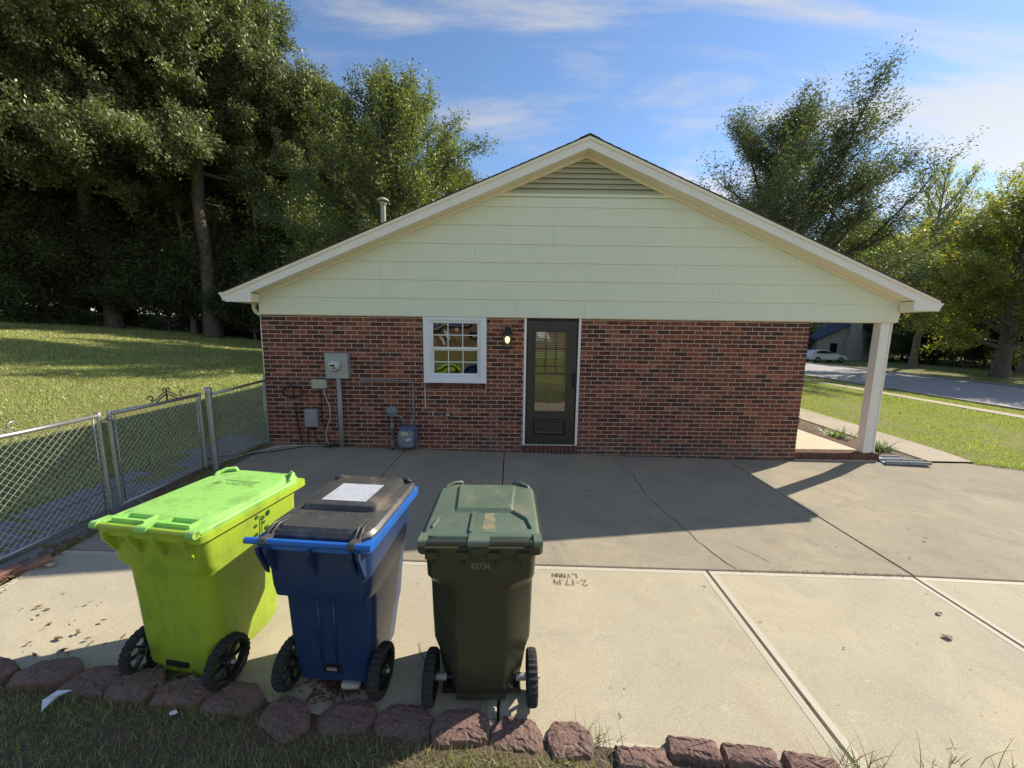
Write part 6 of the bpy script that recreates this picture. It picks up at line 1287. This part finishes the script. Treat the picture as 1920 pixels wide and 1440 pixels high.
for k in range(1500):
    t_ = rr.random(); y = -3.7 + 3.6 * t_; x = edgex(y) - .05 + rr.gauss(0, .055); T = Matrix.Translation((x, y, gzf(x, y) + .01 + rr.random() * .015)) @ Matrix.Rotation(rr.uniform(0, 6.3), 4, 'Z') @ Matrix.Rotation(rr.uniform(-.6, .6), 4, 'X'); mb.box(-.013, .013, -.004, .004, -.001, .001, T)
o = mb.build('leaf_litter', M['dryleaf']); tag(o, 'dry leaf litter along the fence side of the patio', 'leaf litter', kind='stuff')
mb = MB()
for k in range(300):
    x = rr.uniform(.1, 8.6); y = -.02 - abs(rr.gauss(0, .02)); T = Matrix.Translation((x, y, gzf(x, y) + .006 + rr.random() * .01)) @ Matrix.Rotation(rr.uniform(0, 6.3), 4, 'Z') @ Matrix.Rotation(rr.uniform(-.6, .6), 4, 'X'); mb.box(-.011, .011, -.004, .004, -.001, .001, T)
o = mb.build('wall_foot_litter', M['dryleaf']); tag(o, 'dirt and leaf bits along the foot of the brick wall', 'leaf litter', kind='stuff')
# cables lying on the patio by the fence
mb = MB(); mb.tube([(x, y, gzf(x, y) + .012) for x, y in ((1.0, -.05), (.7, -.07), (.4, -.10), (.2, -.25), (.05, -.5), (-.1, -.9), (-.25, -1.3))], .007, 6); o = mb.build('ground_cable', M['cablew']); tag(o, 'pale cable lying along the wall foot towards the fence', 'cable')
mb = MB(); mb.tube([(x, y, gzf(x, y) + .010) for x, y in ((.95, -.06), (.65, -.12), (.45, -.3), (.2, -.5), (0, -.62), (-.3, -.75), (-.6, -1.1))], .007, 6); o = mb.build('ground_cable', M['black']); tag(o, 'black cable curving over the patio corner to the fence', 'cable')

# scattered fallen leaves, twigs and grit (too many and too small to pick apart)
def litter(name, n, x0, x1, y0, y1, size, f, seed, m, label, lift=.003):
    r = np.random.default_rng(seed); P_ = np.stack([r.uniform(x0, x1, n), r.uniform(y0, y1, n)], -1); P_ = P_[f(P_[:, 0], P_[:, 1])]; n = len(P_); z = gz(P_[:, 0], P_[:, 1]) + lift + r.random(n) * size * .5
    C_ = np.concatenate([P_, z[:, None]], 1); d = r.normal(0, 1, (n, 3)); d[:, 2] *= .25; d /= np.linalg.norm(d, axis=1)[:, None]; e = np.cross(d, [0, 0, 1.]); e /= np.linalg.norm(e, axis=1)[:, None]; e[:, 2] += r.normal(0, .25, n)
    sz = (size * r.uniform(.4, 1.2, n))[:, None]; V = np.stack([C_ - d * sz * .5, C_ + e * sz * .25, C_ + d * sz * .5, C_ - e * sz * .25], 1).reshape(-1, 3); V[:, 2] = np.maximum(V[:, 2], np.repeat(gz(P_[:, 0], P_[:, 1]) + lift, 4))
    o = bpy.data.objects.new(name, npmesh(name, V, np.arange(4 * n).reshape(-1, 4), None, [m])); col.objects.link(o); return tag(o, label, 'leaf litter', kind='stuff')
litter('leaf_litter', 900, -12, -1, -3, 9, .07, lambda x, y: x < -1, 1, M['dryleaf'], 'dry leaves scattered over the sunlit lawn behind the fence')
litter('leaf_litter', 700, 12, 24, 0, 18, .08, lambda x, y: x > 12.4, 2, M['dryleaf'], 'dry leaves scattered over the front lawn')
litter('leaf_litter', 90, .4, 12, -4.3, -.1, .022, lambda x, y: x > .4, 3, M['dryleaf'], 'few small leaf crumbs scattered over the patio')
litter('leaf_litter', 900, .4, 8.5, -4.9, -4.2, .03, lambda x, y: y < fline(x) - .02, 4, M['dryleaf'], 'dry leaf bits in the grass before the edging blocks', .012)
litter('leaf_litter', 260, 6.0, 7.5, -3.11, -3.06, .016, lambda x, y: x > 0, 5, M['dryleaf'], 'grit and dead grass caught in the long slab joint')
litter('leaf_litter', 34, .6, 1.8, -4.2, -3.7, .04, lambda x, y: x > 0, 6, M['dryleaf'], 'dry leaves gathered on the concrete left of the lime bin')
A = scatter(9000, 11.7, 16, -.42, .15, lambda x, y: y > np.interp(x, [11.7, 12.6, 15.9], [-.02, -.32, -.4]), 41); blades('lawn_edge_grass', A, (.03, .08), .009, 'ragged lawn edge along the driveway at the right', 1.2, seed=42)
A = scatter(9000, 11.7, 12.7, 0, 8, lambda x, y: (x > np.interp(y, [0, .9, 1.6, 2.6, 4.6, 9], [11.75, 11.95, 11.95, 12.13, 12.28, 12.5]) - .05) & (x < np.interp(y, [0, .9, 1.6, 2.6, 4.6, 9], [11.75, 11.95, 11.95, 12.13, 12.28, 12.5]) + .2), 43); blades('lawn_edge_grass', A, (.03, .07), .010, 'ragged lawn edge along the front walk', 1.2, seed=44)
